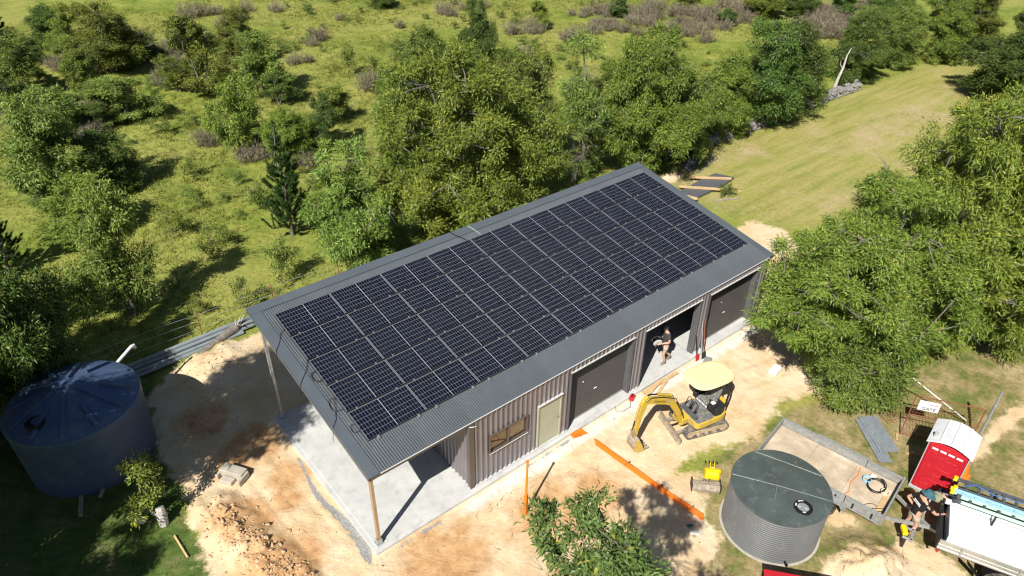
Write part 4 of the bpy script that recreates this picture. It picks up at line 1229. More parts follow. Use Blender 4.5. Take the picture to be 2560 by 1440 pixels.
# ------------------------------------------------------------------ grass blades
def grass_field(name, n, box, hmin, hmax, wid, keep, blades=7, seed=1, mat='grass', spread=0.10, tint0=0.5):
    rg = np.random.RandomState(seed)
    X = rg.uniform(box[0], box[1], n); Y = rg.uniform(box[2], box[3], n)
    sx = (X+5.3)*math.cos(YAW)-(Y+12.1)*math.sin(YAW); dz = (X+5.3)*math.sin(YAW)+(Y+12.1)*math.cos(YAW)
    k = (np.abs(sx) < dz*0.80+2) & (dz < 92) & keep(X, Y, rg)
    X, Y = X[k], Y[k]
    Z = height(X, Y)
    patch = fbm(X, Y, 0.35, 77, 3)
    m = len(X)
    ii = np.repeat(np.arange(m), blades); q = len(ii)
    C = np.stack([X[ii]+rg.randn(q)*spread, Y[ii]+rg.randn(q)*spread, Z[ii]-0.01], 1)
    hh = (hmin+(hmax-hmin)*rg.rand(q))*(0.25+1.6*np.clip((patch[ii]-0.25)*1.6, 0, 1.2))
    D = unit(np.stack([rg.randn(q)*0.55, rg.randn(q)*0.55, np.ones(q)], 1))
    S = unit(np.cross(D, rg.randn(q, 3)))*(wid*(0.6+0.8*rg.rand(q)))[:, None]*0.5
    V = np.empty((q, 3, 3)); V[:, 0] = C-S; V[:, 1] = C+S; V[:, 2] = C+D*hh[:, None]
    t = np.clip(tint0-0.28*(patch[ii]-0.5)*2+rg.randn(q)*0.15, 0, 0.97)
    me = np_mesh(name, V.reshape(-1, 3), np.arange(3*q).reshape(q, 3), dict(tint=np.repeat(t, 3)))
    o = link(name, me, LM[mat]); o['kind'] = 'stuff'
    return o
def keep_paddock(X, Y, rg):
    s, mo_, ya_, sh_ = region_masks(X, Y)
    return (s < 0.42) & (mo_ < 0.4) & (ya_ < 0.4) & (sh_ < 0.6) & (Y > 11.2)
def keep_near(X, Y, rg):
    s, mo_, ya_, sh_ = region_masks(X, Y)
    f = fbm(X, Y, 0.8, 15, 4)
    intank = ((X-9.44)**2+(Y+6.44)**2 < 1.5**2) | ((X+5.27)**2+(Y-8.74)**2 < 1.95**2)
    return (s+(f-0.5)*0.9 < 0.46) & ((ya_ > 0.45) | (sh_ > 0.5)) & (f < 0.56) & ~intank
g1 = grass_field('paddock_grass', 62000, (-14, 75, 11, 70), 0.10, 0.30, 0.032, keep_paddock, 6, 1)
g1['label'] = 'tall yellow-green grass of the paddock behind the shed'
g2 = grass_field('lawn_grass', 26000, (-13, 24, -13, 12.5), 0.03, 0.10, 0.014, keep_near, 6, 2, spread=0.06, tint0=0.42)
g2['label'] = 'patchy short grass around the yard'
def keep_mown(X, Y, rg):
    s, mo_, ya_, sh_ = region_masks(X, Y)
    return (mo_ > 0.5) & (s < 0.4)
g3 = grass_field('mown_grass', 26000, (23, 68, -9, 14), 0.03, 0.09, 0.020, keep_mown, 5, 3, spread=0.10, tint0=0.72)
g3['label'] = 'mown dry grass strip beside the stone wall'
# soil clods on the berm and round the pad
rg = np.random.RandomState(12)
cv, cf = [], []
_ico = bmesh.new(); bmesh.ops.create_icosphere(_ico, subdivisions=1, radius=1.0)
_iv = np.array([v.co[:] for v in _ico.verts]); _if = [tuple(v.index for v in f.verts) for f in _ico.faces]; _ico.free()
def clod(x, y, s):
    z = gz(x, y)
    o = len(cv)
    base = _iv*(0.55+0.75*rg.rand(len(_iv), 1))*s*np.array((1.2,0.9,0.55))
    a = rg.rand()*6.28; ca, sa = math.cos(a), math.sin(a); tl = rg.randn()*0.35
    for p in base: cv.append((x+p[0]*ca-p[1]*sa, y+p[0]*sa+p[1]*ca, z+p[2]+p[0]*tl-s*0.05))
    for f in _if: cf.append(tuple(i+o for i in f))
for k in range(900):
    i = rg.randint(len(BERM)-1); t = rg.rand()
    x = BERM[i][0]*(1-t)+BERM[i+1][0]*t+rg.randn()*0.33; y = BERM[i][1]*(1-t)+BERM[i+1][1]*t+rg.randn()*0.3
    clod(x, y, 0.012+0.075*rg.rand()**3.5)
for k in range(420):
    x = rg.uniform(-4, 17); y = rg.uniform(-8, 0.0) if rg.rand() < 0.7 else rg.uniform(0, 11)
    if y > -0.3 and x > -0.6: continue
    s_ = region_masks(np.array([x]), np.array([y]))[0][0]
    if s_ < 0.6: continue
    clod(x, y, 0.012+0.035*rg.rand()**2)
for k in range(120):
    clod(-0.6+rg.randn()*0.8, 10.7+rg.randn()*0.5, 0.02+0.05*rg.rand()**2)
cl_o = link('soil_clods', np_mesh('soil_clods', np.array(cv), np.array(cf)), M['clod']); cl_o['kind'] = 'stuff'
cl_o['label'] = 'loose clods of sandy soil on the pad and berm'

# sticks and root scraps on the sand
rg = np.random.RandomState(31)
segs = []
for k in range(420):
    if rg.rand() < 0.45: x, y = rg.uniform(-4, 7), rg.uniform(-6.5, -0.6)
    elif rg.rand() < 0.5: x, y = rg.uniform(-3.6, -0.6), rg.uniform(1, 11)
    else: x, y = 10.3+rg.randn()*0.8, -9.2+rg.randn()*0.6
    if region_masks(np.array([x]), np.array([y]))[0][0] < 0.6: continue
    z = gz(x, y); a = rg.rand()*6.28; L = 0.04+0.22*rg.rand()**2.5
    p = np.array((x, y, z+0.012))
    q_ = p+np.array((math.cos(a)*L, math.sin(a)*L, 0.02*rg.rand()+rg.randn()*0.008))
    segs.append((p, q_, 0.004+0.005*rg.rand(), 0.003))
    if L > 0.12:
        a += rg.randn()*0.8; segs.append((q_, q_+np.array((math.cos(a)*L*0.6, math.sin(a)*L*0.6, 0.01)), 0.004, 0.002))
TV, TF = tubes_np(segs, 4)
st_o = link('sticks', np_mesh('sticks', TV, TF), pm('root_scrap', (0.17,0.095,0.055), 0.9, coords='World')); st_o['kind'] = 'stuff'
st_o['label'] = 'dark sticks and root scraps scattered on the sand'
# ------------------------------------------------------------------ round corrugated tank
tk = empty('water_tank', (9.335,-6.46,GZ-0.01)); tk.scale = (0.957,0.957,1.075)
tag(tk, 'round grey corrugated steel water tank with a flat lid and strainer', 'water tank')
prof = [(1.40, 0.0)]
for k in range(20*8+1):
    z = 0.03+k*(1.47/160); prof.append((1.41+0.011*math.cos(2*math.pi*k/8), z))
prof += [(1.425,1.51),(1.432,1.54)]
b = MB(); b.lathe(prof, 96); b.build('wall', M['tank_steel'], tk, True)
b = MB(); b.lathe([(0.001,1.585),(0.7,1.572),(1.40,1.552),(1.436,1.548),(1.438,1.525),(1.428,1.52)], 96); lid = b.build('lid', M['tank_lid'], tk, True)
def lid_z(x, y): return 1.585-0.033*math.hypot(x, y)/1.40
def seam(a, c, w=0.011, h=0.012):
    (x0, y0), (x1, y1) = a, c
    bb = MB()
    pts = []
    for k in range(9):
        t = k/8; x = x0+(x1-x0)*t; y = y0+(y1-y0)*t; pts.append((x, y, lid_z(x, y)+0.006))
    for p, q_ in zip(pts[:-1], pts[1:]): bb.bar(p, q_, w, h)
    bb.build('seam', M['seam'], lid)
seam((-0.75,1.18),(0.64,-1.24)); seam((0.55,1.28),(1.28,-0.55))
seam((-0.10,0.08),(-0.62,-0.20),0.008,0.006)
b = MB(); b.lathe([(0.16,0.0),(0.26,0.0),(0.265,0.035),(0.22,0.05),(0.17,0.045),(0.16,0.0)], 32, (-0.22,-0.86,lid_z(0.2,0.86)-0.004)); st = b.build('strainer', M['black'], tk, True)
b = MB(); b.lathe([(0.001,0.012),(0.165,0.012)], 24, (-0.22,-0.86,lid_z(0.2,0.86)))
for k in range(12):
    a = k*math.pi/6
    b.bar((-0.22+0.02*math.cos(a),-0.86+0.02*math.sin(a),lid_z(0.2,0.86)+0.018), (-0.22+0.16*math.cos(a),-0.86+0.16*math.sin(a),lid_z(0.2,0.86)+0.018), 0.008, 0.008)
b.build('strainer_mesh', M['galv'], st)
for a0, a1 in ((0.6,1.35),(1.8,2.3),(3.6,4.0)):
    b = MB(); b.lathe([(0.19,0.0),(0.225,0.0)], 8, (-0.22,-0.86,lid_z(0.2,0.86)+0.052), a0, a1); b.build('print_band', M['print'], st)
b = MB(); b.cyl((-0.9,-1.12,0.14),(-0.98,-1.22,0.14),0.035,n=10); b.box((-0.99,-1.235,0.17),(0.05,0.05,0.06)); b.build('outlet_valve', M['black'], tk)
b = MB(); b.lathe([(1.36,-0.06),(1.50,-0.05),(1.49,0.02),(1.40,0.02)], 64); b.build('base_ring', M['block'], tk, True)

# ------------------------------------------------------------------ blue-grey poly tank
pt = empty('water_tank', (-5.27,8.74,GZ-0.01))
tag(pt, 'large slate blue plastic water tank with a ribbed conical roof', 'water tank')
b = MB(); b.lathe([(1.78,0.0),(1.80,0.04),(1.82,0.6),(1.85,1.4),(1.885,2.1),(1.90,2.24),(1.885,2.30),(1.84,2.335),(1.2,2.56),(0.5,2.82),(0.30,2.875),(0.001,2.885)], 96)
pb = b.build('body', M['polytank'], pt, True)
for k in range(12):
    a = k*math.pi/6+0.18
    b = MB()
    r0, r1 = (0.38, 1.70) if k % 2 == 0 else (0.85, 1.70)
    def rz_(r): return 2.335+(1.84-r)*(2.82-2.335)/(1.84-0.5)
    w0, w1 = 0.07, 0.16
    dx, dy = math.cos(a), math.sin(a); px, py = -dy, dx
    vs = []
    for r_, w_ in ((r0, w0), (r1, w1)):
        for s_, hh in ((-1,-0.02),(-0.8,0.085),(0.8,0.085),(1,-0.02)):
            vs.append((dx*r_+px*w_*s_*0.5, dy*r_+py*w_*s_*0.5, rz_(r_)+hh))
    b.add(vs, [(0,1,5,4),(1,2,6,5),(2,3,7,6),(0,3,2,1),(4,5,6,7)])
    b.build('roof_rib', M['polytank'], pb)
b = MB(); b.lathe([(0.001,2.90),(0.22,2.895),(0.27,2.85)], 24); b.build('crown_cap', M['polytank'], pb, True)
hz_ = 2.335+(1.84-1.25)*(2.82-2.335)/1.34
b = MB(); b.lathe([(0.26,-0.08),(0.27,0.06),(0.24,0.075),(0.22,0.06),(0.215,-0.02),(0.001,-0.03)], 28, (-1.05,-0.72,hz_)); ht = b.build('inlet_hatch', M['black'], pt, True)
b = MB(); b.tube([(-1.0,-0.85,hz_+0.02),(-0.95,-0.86,hz_+0.04),(-0.92,-0.80,hz_+0.03)], 0.012, 6); b.build('hatch_handle', M['white'], ht)
b = MB(); b.cyl((0.62,-1.75,0.10), (0.64,-1.84,0.10), 0.05, n=12); b.build('outlet', M['black'], pt)
# white inlet pipe
b = MB(); b.tube([(-3.93,10.12,1.75),(-3.55,10.35,1.86),(-3.10,10.62,1.99)], 0.055, 14); b.tube([(-3.10,10.62,1.99),(-3.02,10.66,1.98),(-3.0,10.67,1.86)], [0.062,0.066,0.062], 14)
b.cyl((-3.9,10.13,-0.13), (-3.9,10.13,1.78), 0.05, n=10)
tag(b.build('downpipe', M['pvc'], None, True), 'white plastic pipe sticking out beside the blue tank', 'pipe')
def log(name, p0, p1, r, mat, label, cat, n=10):
    b = MB(); b.cyl(p0, p1, r, r*0.95, n); return tag(b.build(name, mat, None, True), label, cat)
log('round_post', (-6.05,7.10,GZ+0.06), (-6.25,6.35,GZ+0.06), 0.065, M['treated'], 'green treated pole end poking out under the blue tank, left one', 'timber post')
log('round_post', (-5.45,7.05,GZ+0.06), (-5.62,6.72,GZ+0.06), 0.065, M['treated'], 'green treated pole end poking out under the blue tank, right one', 'timber post')
log('round_post', (-4.35,3.95,GZ+0.04), (-4.30,3.0,GZ+0.04), 0.035, M['timber'], 'thin pale stake lying on grass at the bottom left', 'timber stake')
b = MB(); b.box((-4.92,5.05,GZ+0.08), (0.16,0.22,0.12), Matrix.Rotation(0.5,3,'Z')); tag(b.build('plastic_box', M['white'], None, bevel=0.01), 'small white box on the shaded grass below the tank', 'box')
b = MB(); b.tube([(-4.45,4.55,GZ),(-4.43,4.62,0.2),(-4.40,4.75,0.42)], [0.13,0.15,0.12], 9); b.tube([(-4.43,4.62,0.15),(-4.62,4.70,0.38)], [0.08,0.05], 7)
tag(b.build('log_stump', M['bark_pale'], None, True), 'pale broken stump at the foot of the sunlit sapling', 'stump')
# concrete step block on the clearing
cb = empty('concrete_block', (-2.2,5.05,GZ-0.04), R(-58))
tag(cb, 'pale concrete step block lying on the clay clearing', 'concrete block')
b = MB(); b.box((0,0.06,0.17), (0.80,0.34,0.32)); b.build('main_block', M['block'], cb, bevel=0.03)
b = MB(); b.box((-0.02,-0.24,0.09), (0.42,0.24,0.18)); b.build('lower_step', M['block'], cb, bevel=0.03)
b = MB(); b.box((0.42,-0.06,0.14), (0.10,0.50,0.26)); b.build('end_lip', M['block'], cb, bevel=0.03)
b = MB(); b.box((-0.42,-0.05,0.12), (0.10,0.42,0.20)); b.build('end_lip', M['block'], cb, bevel=0.03)

# fallen log with roots and steel lengths by the fence
lg = empty('fallen_log', (0.25,11.95,GZ), R(12))
tag(lg, 'splintered fallen log with roots lying over the steel lengths', 'log')
b = MB(); b.tube([(-1.5,-0.25,0.08),(-0.8,-0.12,0.14),(0.0,0,0.20),(0.5,0.05,0.24)], [0.07,0.12,0.17,0.19], 10); b.build('trunk', M['bark'], lg, True)
rg = np.random.RandomState(3)
for k in range(12):
    d = unit(np.array((0.8,0,0.3))+rg.randn(3)*0.7)
    p = np.array((0.5,0.05,0.24))
    b = MB(); b.tube([p, p+d*0.22+rg.randn(3)*0.03, p+d*(0.35+0.25*rg.rand())+rg.randn(3)*0.06], [0.05,0.028,0.008], 5); b.build('root', M['bark_pale'] if k % 3 else M['bark'], lg)
def channel(b, p0, p1, w, h):
    p0, p1 = Vector(p0), Vector(p1)
    d = (p1-p0).normalized(); y = Vector((0,0,1)).cross(d).normalized()
    b.bar(p0, p1, w, 0.006); 
    for s in (-1, 1): b.bar(p0+y*s*(w/2-0.003)+Vector((0,0,-h/2)), p1+y*s*(w/2-0.003)+Vector((0,0,-h/2)), 0.006, h)
for k, (xa, xb, ya, yb, zz) in enumerate(((-3.6,2.2,12.05,12.22,0.12),(-3.3,2.9,12.20,12.40,0.20),(-3.4,1.4,11.86,12.02,0.05),(-3.8,0.9,11.66,11.86,0.0),(-2.9,3.4,12.34,12.50,0.10))):
    b = MB(); channel(b, (xa,ya,zz), (xb,yb,zz), 0.15, 0.06)
    tag(b.build('steel_purlin', M['steel_blue'], None), 'long galvanised steel purlin in the bundle along the wire fence', 'steel length', 'steel purlins by the fence')
# scrap of dead branch on sand
b = MB(); b.tube([(-0.9,10.55,0.05),(-0.3,10.35,0.07),(0.35,10.05,0.03)], [0.03,0.022,0.008], 5); b.tube([(-0.5,10.42,0.06),(-0.35,9.95,0.05)], [0.015,0.006], 5); b.tube([(-0.2,10.3,0.06),(0.1,10.5,0.12)], [0.014,0.005], 5)
tag(b.build('dead_branch', M['bark'], None, True), 'dark fallen branch on the pale sand beside the shed', 'branch')
# wire fence
fn = empty('wire_fence', (0,12.75,GZ)); tag(fn, 'plain wire fence with thin steel pickets running behind the shed', 'fence')
for x in (-9.5,-6.4,-3.4,-0.4,2.6,5.6):
    b = MB(); b.box((x,0,0.55), (0.03,0.035,1.25)); b.build('picket', M['rust'], fn)
for z in (0.35,0.7,1.02):
    pts = [(x, 0.03*math.sin(x*1.3+z*4), z+0.012*math.sin(x*2.1)) for x in np.linspace(-12, 8.5, 30)]
    b = MB(); b.tube(pts, 0.006, 4); b.build('wire', M['galv'], fn)

# ------------------------------------------------------------------ dry stone wall
rg = np.random.RandomState(8)
sw = empty('stone_wall', (0,12.55,GZ)); tag(sw, 'low dry stone wall of grey fieldstones along the mown strip', 'stone wall')
stones = []
for k in range(7):
    bm = bmesh.new(); bmesh.ops.create_icosphere(bm, subdivisions=1, radius=0.5)
    for v in bm.verts: v.co = Vector((v.co.x*(0.8+0.5*rg.rand()), v.co.y*(0.8+0.5*rg.rand()), v.co.z*(0.75+0.5*rg.rand())))
    me = bpy.data.meshes.new('stone'); bm.to_mesh(me); bm.free(); me.materials.append(M['stone']); stones.append(me)
nst = 0
x = 29.2
cols = []
while x < 48.6:
    cols.append(x); x += 0.36+0.10*rg.rand()
for x in cols:
    fall = 0.75+0.25*math.sin(x*0.9)
    for lv in range(4):
        if nst >= 298: break
        if lv == 3 and rg.rand() > 0.7: continue
        o = bpy.data.objects.new('stone', stones[rg.randint(7)]); COL.objects.link(o); o.parent = sw
        o.location = (x+rg.randn()*0.06, -0.24+lv*0.035+rg.randn()*0.04+(0.20 if lv == 3 else 0), 0.09+lv*0.155+rg.randn()*0.03)
        o.rotation_euler = (rg.randn()*0.4, rg.randn()*0.3, rg.rand()*6.28)
        s = 0.30+0.14*rg.rand(); o.scale = (s*1.35, s*1.0, s*0.72); nst += 1
V, F = [], []
cx = np.linspace(29.0, 48.7, 60)
for x in cx:
    for y, z in ((-0.26,0.0),(-0.16,0.40),(0.0,0.50),(0.22,0.42),(0.30,0.0)):
        V.append((x, y+rg.randn()*0.03, z+rg.randn()*0.05))
for i in range(59):
    for k in range(4): F.append((i*5+k, i*5+5+k, i*5+6+k, i*5+1+k))
link('rubble_core', np_mesh('rubble_core', V, F), M['stone'], sw)

# ------------------------------------------------------------------ sheet stacks and boards behind the shed
b = MB(); b.slab([(23.3,8.2),(26.9,8.35),(28.0,8.55),(27.6,9.5),(26.6,9.55),(23.2,9.15)], GZ+0.02, GZ+0.16)
tag(b.build('sheet_stack', M['dark_sheet'], None, bevel=0.01), 'stack of dark steel sheets on the grass beyond the shed end', 'sheet stack')
for p0, p1, lb in (((25.9,10.0),(27.6,8.45),'pine plank lying across the far end of the dark sheet stack'), ((24.5,9.6),(26.0,8.0),'pine plank lying across the middle of the dark sheet stack'), ((23.7,9.2),(24.1,8.0),'pine plank lying across the near end of the dark sheet stack')):
    b = MB(); b.bar((*p0, GZ+0.215), (*p1, GZ+0.215), 0.16, 0.09); tag(b.build('timber_plank', M['timber'], None, bevel=0.006), lb, 'plank')
b = MB(); b.bar((24.9,7.55,GZ+0.05), (26.2,6.9,GZ+0.05), 0.09, 0.06); tag(b.build('timber_plank', M['timber_grey'], None), 'grey plank in the grass in front of the sheet stack', 'plank')
b = MB(); b.bar((26.6,8.0,GZ+0.06), (27.0,7.3,GZ+0.06), 0.08, 0.05); tag(b.build('timber_plank', M['timber'], None), 'short pale offcut right of the sheet stack', 'plank')
plant('sapling', 'sap0', 25.9, 7.6, 0.7, 0.5, 1.0, 'green shrub right beside the dark sheet stack', 'sapling', 'dark')
b = MB(); b.slab([(26.6,10.6),(28.6,11.3),(28.9,11.9),(27.0,11.6)], GZ+0.02, GZ+0.20); tag(b.build('sheet_stack', M['dark_sheet'], None, bevel=0.01), 'smaller dark sheet pile in tree shade by the stone wall', 'sheet stack')
b = MB(); b.bar((26.9,10.3,GZ+0.04), (29.6,10.9,GZ+0.04), 0.06, 0.05); tag(b.build('steel_purlin', M['galv'], None), 'thin pale steel length on grass beside the shaded pile', 'steel length')

# ------------------------------------------------------------------ orange conduits
for k in range(5):
    dx = (-0.062, -0.031, 0.0, 0.031, 0.062)[k]; z = GZ+0.045 + (0.052 if k in (1, 3) else 0)
    b = MB(); b.tube([(7.62+dx, -1.05+0.05*k, z), (7.72+dx,-2.4,z), (7.82+dx,-3.8,z), (7.98+dx, -5.18+0.03*k, z)], 0.030, 10)
    tag(b.build('conduit', M['orange'], None, True), 'long orange plastic conduit in the bundle lying on the sand', 'conduit', 'orange conduits on the sand')
for t in (0.3, 0.62, 0.9):
    b = MB(); y = -1.1-4.0*t; x = 7.62+0.36*t; b.box((x, y, GZ+0.072), (0.20,0.018,0.125)); tag(b.build('strap', M['rust'], None), '%s dark strap tied round the orange conduit bundle' % {0.3: 'nearest the shed,', 0.62: 'middle', 0.9: 'lowest'}[t], 'strap')

# ------------------------------------------------------------------ orange post jack
jk = empty('post_jack', (3.99,-1.69,GZ), R(25)); tag(jk, 'tall orange steel post tool standing upright on the sand', 'tool')
b = MB(); b.cyl((0.0,0,0.78), (0.03,0,2.18), 0.036, 0.030, 12); b.cyl((0.03,0,2.16),(0.03,0,2.2),0.045, n=12); b.build('pole', M['orange_steel'], jk, True)
b = MB(); b.prism([(-0.10,0.0),(0.10,0.0),(0.07,0.42),(-0.07,0.42)], -0.05, 0.05); b.build('foot', M['orange'], jk, bevel=0.01)
b = MB(); b.box((-0.05,0,0.60), (0.02,0.09,0.42)); b.box((0.05,0,0.60), (0.02,0.09,0.42)); b.cyl((-0.06,0,0.5),(0.06,0,0.5),0.016); b.build('clevis', M['orange_steel'], jk, bevel=0.004)
b = MB(); b.tube([(0,0.0,0.78),(0,-0.12,0.74),(0,-0.22,0.62)], 0.012, 6); b.build('lever', M['dark'], jk)
b = MB(); b.tube([(0.04,0.0,2.08),(0.25,-0.02,1.6),(0.55,-0.10,1.15)], 0.004, 4); b.build('cord', M['dark'], jk)

# ------------------------------------------------------------------ small things in front of the doors
b = MB(); b.bar((10.62,-0.33,GZ+0.045), (12.50,-0.36,GZ+0.045), 0.14, 0.05); tag(b.build('timber_plank', M['timber'], None, bevel=0.004), 'longest pine board lying along the open doorway threshold', 'plank')
b = MB(); b.bar((10.60,-0.52,GZ+0.04), (11.55,-0.30,GZ+0.10), 0.15, 0.045); tag(b.build('timber_plank', M['timber'], None, bevel=0.004), 'wide pine board left of the open doorway', 'plank')
b = MB(); b.bar((10.85,-0.74,GZ+0.04), (11.75,-0.45,GZ+0.10), 0.10, 0.045); tag(b.build('timber_plank', M['timber'], None, bevel=0.004), 'short pine offcut angled away from the doorway boards', 'plank')
rl = empty('cable_tool', (10.12,-0.28,GZ), 0.4); tag(rl, 'small red corded tool on the ground beside the closed roller door', 'power tool')
b = MB(); b.box((0,0,0.09), (0.24,0.16,0.16)); b.build('body', M['red'], rl, bevel=0.02)
b = MB(); b.tube([(-0.08,0,0.16),(-0.06,0,0.24),(0.06,0,0.24),(0.08,0,0.16)], 0.014, 6); b.build('handle', M['black'], rl)
b = MB(); b.tube([(-0.12,0,0.03),(-0.4,-0.10,0.02),(-0.72,0.05,0.02),(-0.85,0.28,0.02),(-0.6,0.38,0.02),(-0.35,0.25,0.02)], 0.008, 5); b.build('cord', M['black'], rl)
b = MB(); rg = np.random.RandomState(2)
V = [(7.2+0.16*i+rg.randn()*0.02, -0.42+0.14*j-0.03*i+rg.randn()*0.02, GZ+0.04+0.07*rg.rand()) for i in range(4) for j in range(3)]
b.add(V, [(i*3+j, i*3+3+j, i*3+4+j, i*3+1+j) for i in range(3) for j in range(2)]); o = b.build('plastic_bag', M['orange'], None)
sm = o.modifiers.new('solid', 'SOLIDIFY'); sm.thickness = 0.01
tag(o, 'crumpled orange plastic bag on the ground by the roller door corner', 'bag')
b = MB(); b.box((12.9,-0.75,GZ+0.015), (0.34,0.26,0.02), Matrix.Rotation(0.4,3,'Z')); tag(b.build('paper_sheet', M['white'], None), 'white paper scrap on the sand beside the excavator canopy', 'paper')
b = MB(); b.box((12.6,-1.35,GZ+0.012), (0.5,0.28,0.016), Matrix.Rotation(0.9,3,'Z')); tag(b.build('board_scrap', M['block'], None), 'pale board scrap on the sand behind the excavator canopy', 'board')
# tools leaning between the doors
for k, (x0, y0, x1, z1, mt, lb, hd) in enumerate(((13.82,-0.42,13.97,1.55,'galv','pale steel bar leaning on the wall between the doors',None), (13.98,-0.40,14.10,1.62,'rust','brown timber-handled shovel leaning on the wall between the doors','shovel'), (13.66,-0.34,13.72,1.00,'black','short dark spade leaning on the wall between the doors','spade'))):
    e = empty('leaning_tool', (0,0,0)); tag(e, lb, 'tool'); e.location = (x0, y0, GZ)
    b = MB(); b.tube([(0,0,0.02),(x1-x0,-y0-0.07,z1)], 0.020, 8); b.build('handle', M[mt], e, True)
    if hd:
        b = MB(); b.box((0,0.0,0.14), (0.20,0.03,0.26), Matrix.Rotation(-0.2,3,'X')); b.build('blade', M['dark'] if hd == 'shovel' else M['red'], e, bevel=0.01)
b = MB(); b.box((13.95,-0.62,GZ+0.02), (0.46,0.30,0.03), Matrix.Rotation(0.5,3,'Z')); tag(b.build('steel_plate', M['galv_dull'], None), 'grey steel plate flat on the ground below the leaning tools', 'plate')
# litter by the conduits
b = MB(); b.cyl((7.35,-5.02,GZ+0.05), (7.47,-5.10,GZ+0.06), 0.045, n=10); b.cyl((7.47,-5.10,GZ+0.06),(7.52,-5.13,GZ+0.06),0.02,n=8); tag(b.build('bottle', pm('green_glass', (0.0,0.16,0.10), 0.15), None, True), 'green bottle on the sand at the end of the conduits', 'bottle')
b = MB(); b.box((7.34,-5.30,GZ+0.02), (0.22,0.06,0.04), Matrix.Rotation(-0.7,3,'Z')); b.box((7.50,-5.36,GZ+0.015), (0.14,0.10,0.02)); tag(b.build('packaging', M['white'], None), 'white packaging scraps beside the green bottle', 'packaging')

# ------------------------------------------------------------------ spare buckets
bk = empty('digger_bucket', (9.55,-4.18,GZ), R(-47)); tag(bk, 'small yellow digger bucket lying on the lawn beside the tank', 'bucket')
def bucket_shell(w, r=0.19):
    b = MB(); P = []
    for k in range(9):
        a = R(-20)+k*R(215)/8; P.append((r*math.cos(a), r+r*math.sin(a)*-1))
    n = len(P)
    vs = [(p[0], -w/2, p[1]) for p in P]+[(p[0], w/2, p[1]) for p in P]
    b.add(vs, [(k, k+1, n+k+1, n+k) for k in range(n-1)]+[tuple(range(n)), tuple(range(2*n-1, n-1, -1))])
    return b
o = bucket_shell(0.46).build('shell', M['hi_yellow'], bk); sm = o.modifiers.new('s', 'SOLIDIFY'); sm.thickness = 0.012
o.rotation_euler = (0, R(-90), R(90)); o.location = (0,0,0.19)
b = MB()
for k in range(4): b.box((-0.18+k*0.12, 0.24, 0.25), (0.03,0.10,0.03))
b.build('teeth', M['dark'], bk)
b = MB(); b.box((-0.06,0.02,0.36), (0.02,0.16,0.10)); b.box((0.06,0.02,0.36), (0.02,0.16,0.10)); b.build('bracket', M['hi_yellow'], bk)
b = MB(); b.box((0,-0.11,0.345), (0.10,0.10,0.01)); b.build('decal', M['white'], bk)
bk = empty('digger_bucket', (8.92,-4.45,GZ), R(-46)); tag(bk, 'wide grey mud bucket lying on the sand below the yellow bucket', 'bucket')
b = MB(); b.prism([(-0.16,0.0),(0.17,0.0),(0.20,0.10),(0.10,0.26),(-0.10,0.27),(-0.18,0.14)], -0.42, 0.42); o = b.build('shell', M['steel_dirty'], bk, bevel=0.02); o.rotation_euler = (0,0,R(90))
b = MB(); b.box((0.0,0.0,0.285), (0.84,0.03,0.03)); b.box((-0.07,0.02,0.31), (0.02,0.16,0.12)); b.box((0.07,0.02,0.31), (0.02,0.16,0.12)); b.build('bracket', M['steel_dirty'], bk, bevel=0.005)
b = MB(); b.box((-0.43,0.0,0.15), (0.02,0.36,0.28)); b.build('side_plate', M['dark'], bk)
b = MB(); b.box((0.43,0.0,0.15), (0.02,0.36,0.28)); b.build('side_plate', M['dark'], bk)

# ------------------------------------------------------------------ mini excavator (local +X forward)
ex = empty('mini_excavator', (10.98,-2.52,GZ), R(168)); tag(ex, 'yellow mini excavator with a pale canopy parked in front of the shed', 'excavator')
U = Matrix.Rotation(R(-9), 4, 'Z')
for s in (-1, 1):
    b = MB(); b.m = U
    yc = s*0.46
    def track_loop(r, L):
        P = []
        for k in range(13): a = R(90)-k*R(180)/12; P.append((L+r*math.cos(a), 0.21+r*math.sin(a)))
        for k in range(13): a = R(-90)-k*R(180)/12; P.append((-L+r*math.cos(a), 0.21+r*math.sin(a)))
        return P
    outer, inner = track_loop(0.205, 0.62), track_loop(0.165, 0.62)
    n = len(outer)
    vs = [(x, yc-0.12, z) for x, z in outer]+[(x, yc+0.12, z) for x, z in outer]+[(x, yc-0.12, z) for x, z in inner]+[(x, yc+0.12, z) for x, z in inner]
    fs = []
    for k in range(n):
        q_ = (k+1) % n
        fs += [(k, q_, n+q_, n+k), (2*n+k, 2*n+q_, q_, k), (n+k, n+q_, 3*n+q_, 3*n+k), (3*n+k, 3*n+q_, 2*n+q_, 2*n+k)]
    b.add(vs, fs)
    tr_ = b.build('crawler_track', M['track'], ex)
    b = MB(); b.m = U
    per = []
    for k in range(22):
        t = -0.62+1.24*(k % 11)/10
        b.box((t, yc, 0.418 if k < 11 else 0.004), (0.055, 0.23, 0.016))
    b.build('tread_lugs', M['track'], tr_)
    b = MB(); b.m = U; b.box((0,yc,0.20), (1.10,0.15,0.17)); b.build('side_frame', M['mud'], tr_, bevel=0.02)
    for x, r_ in ((-0.62,0.15),(0.62,0.14),(-0.3,0.07),(0.0,0.07),(0.3,0.07)):
        b = MB(); b.m = U; b.cyl((x,yc-0.11,0.21 if r_ > 0.1 else 0.11), (x,yc+0.11,0.21 if r_ > 0.1 else 0.11), r_, n=14); b.build('roller_wheel', M['mud'], tr_, True)
b = MB(); b.m = U; b.box((0,0,0.26), (0.95,0.72,0.14)); b.cyl((0,0,0.30),(0,0,0.46),0.30,n=24); b.build('chassis', M['steel_dirty'], ex, bevel=0.015)
b = MB(); b.m = U
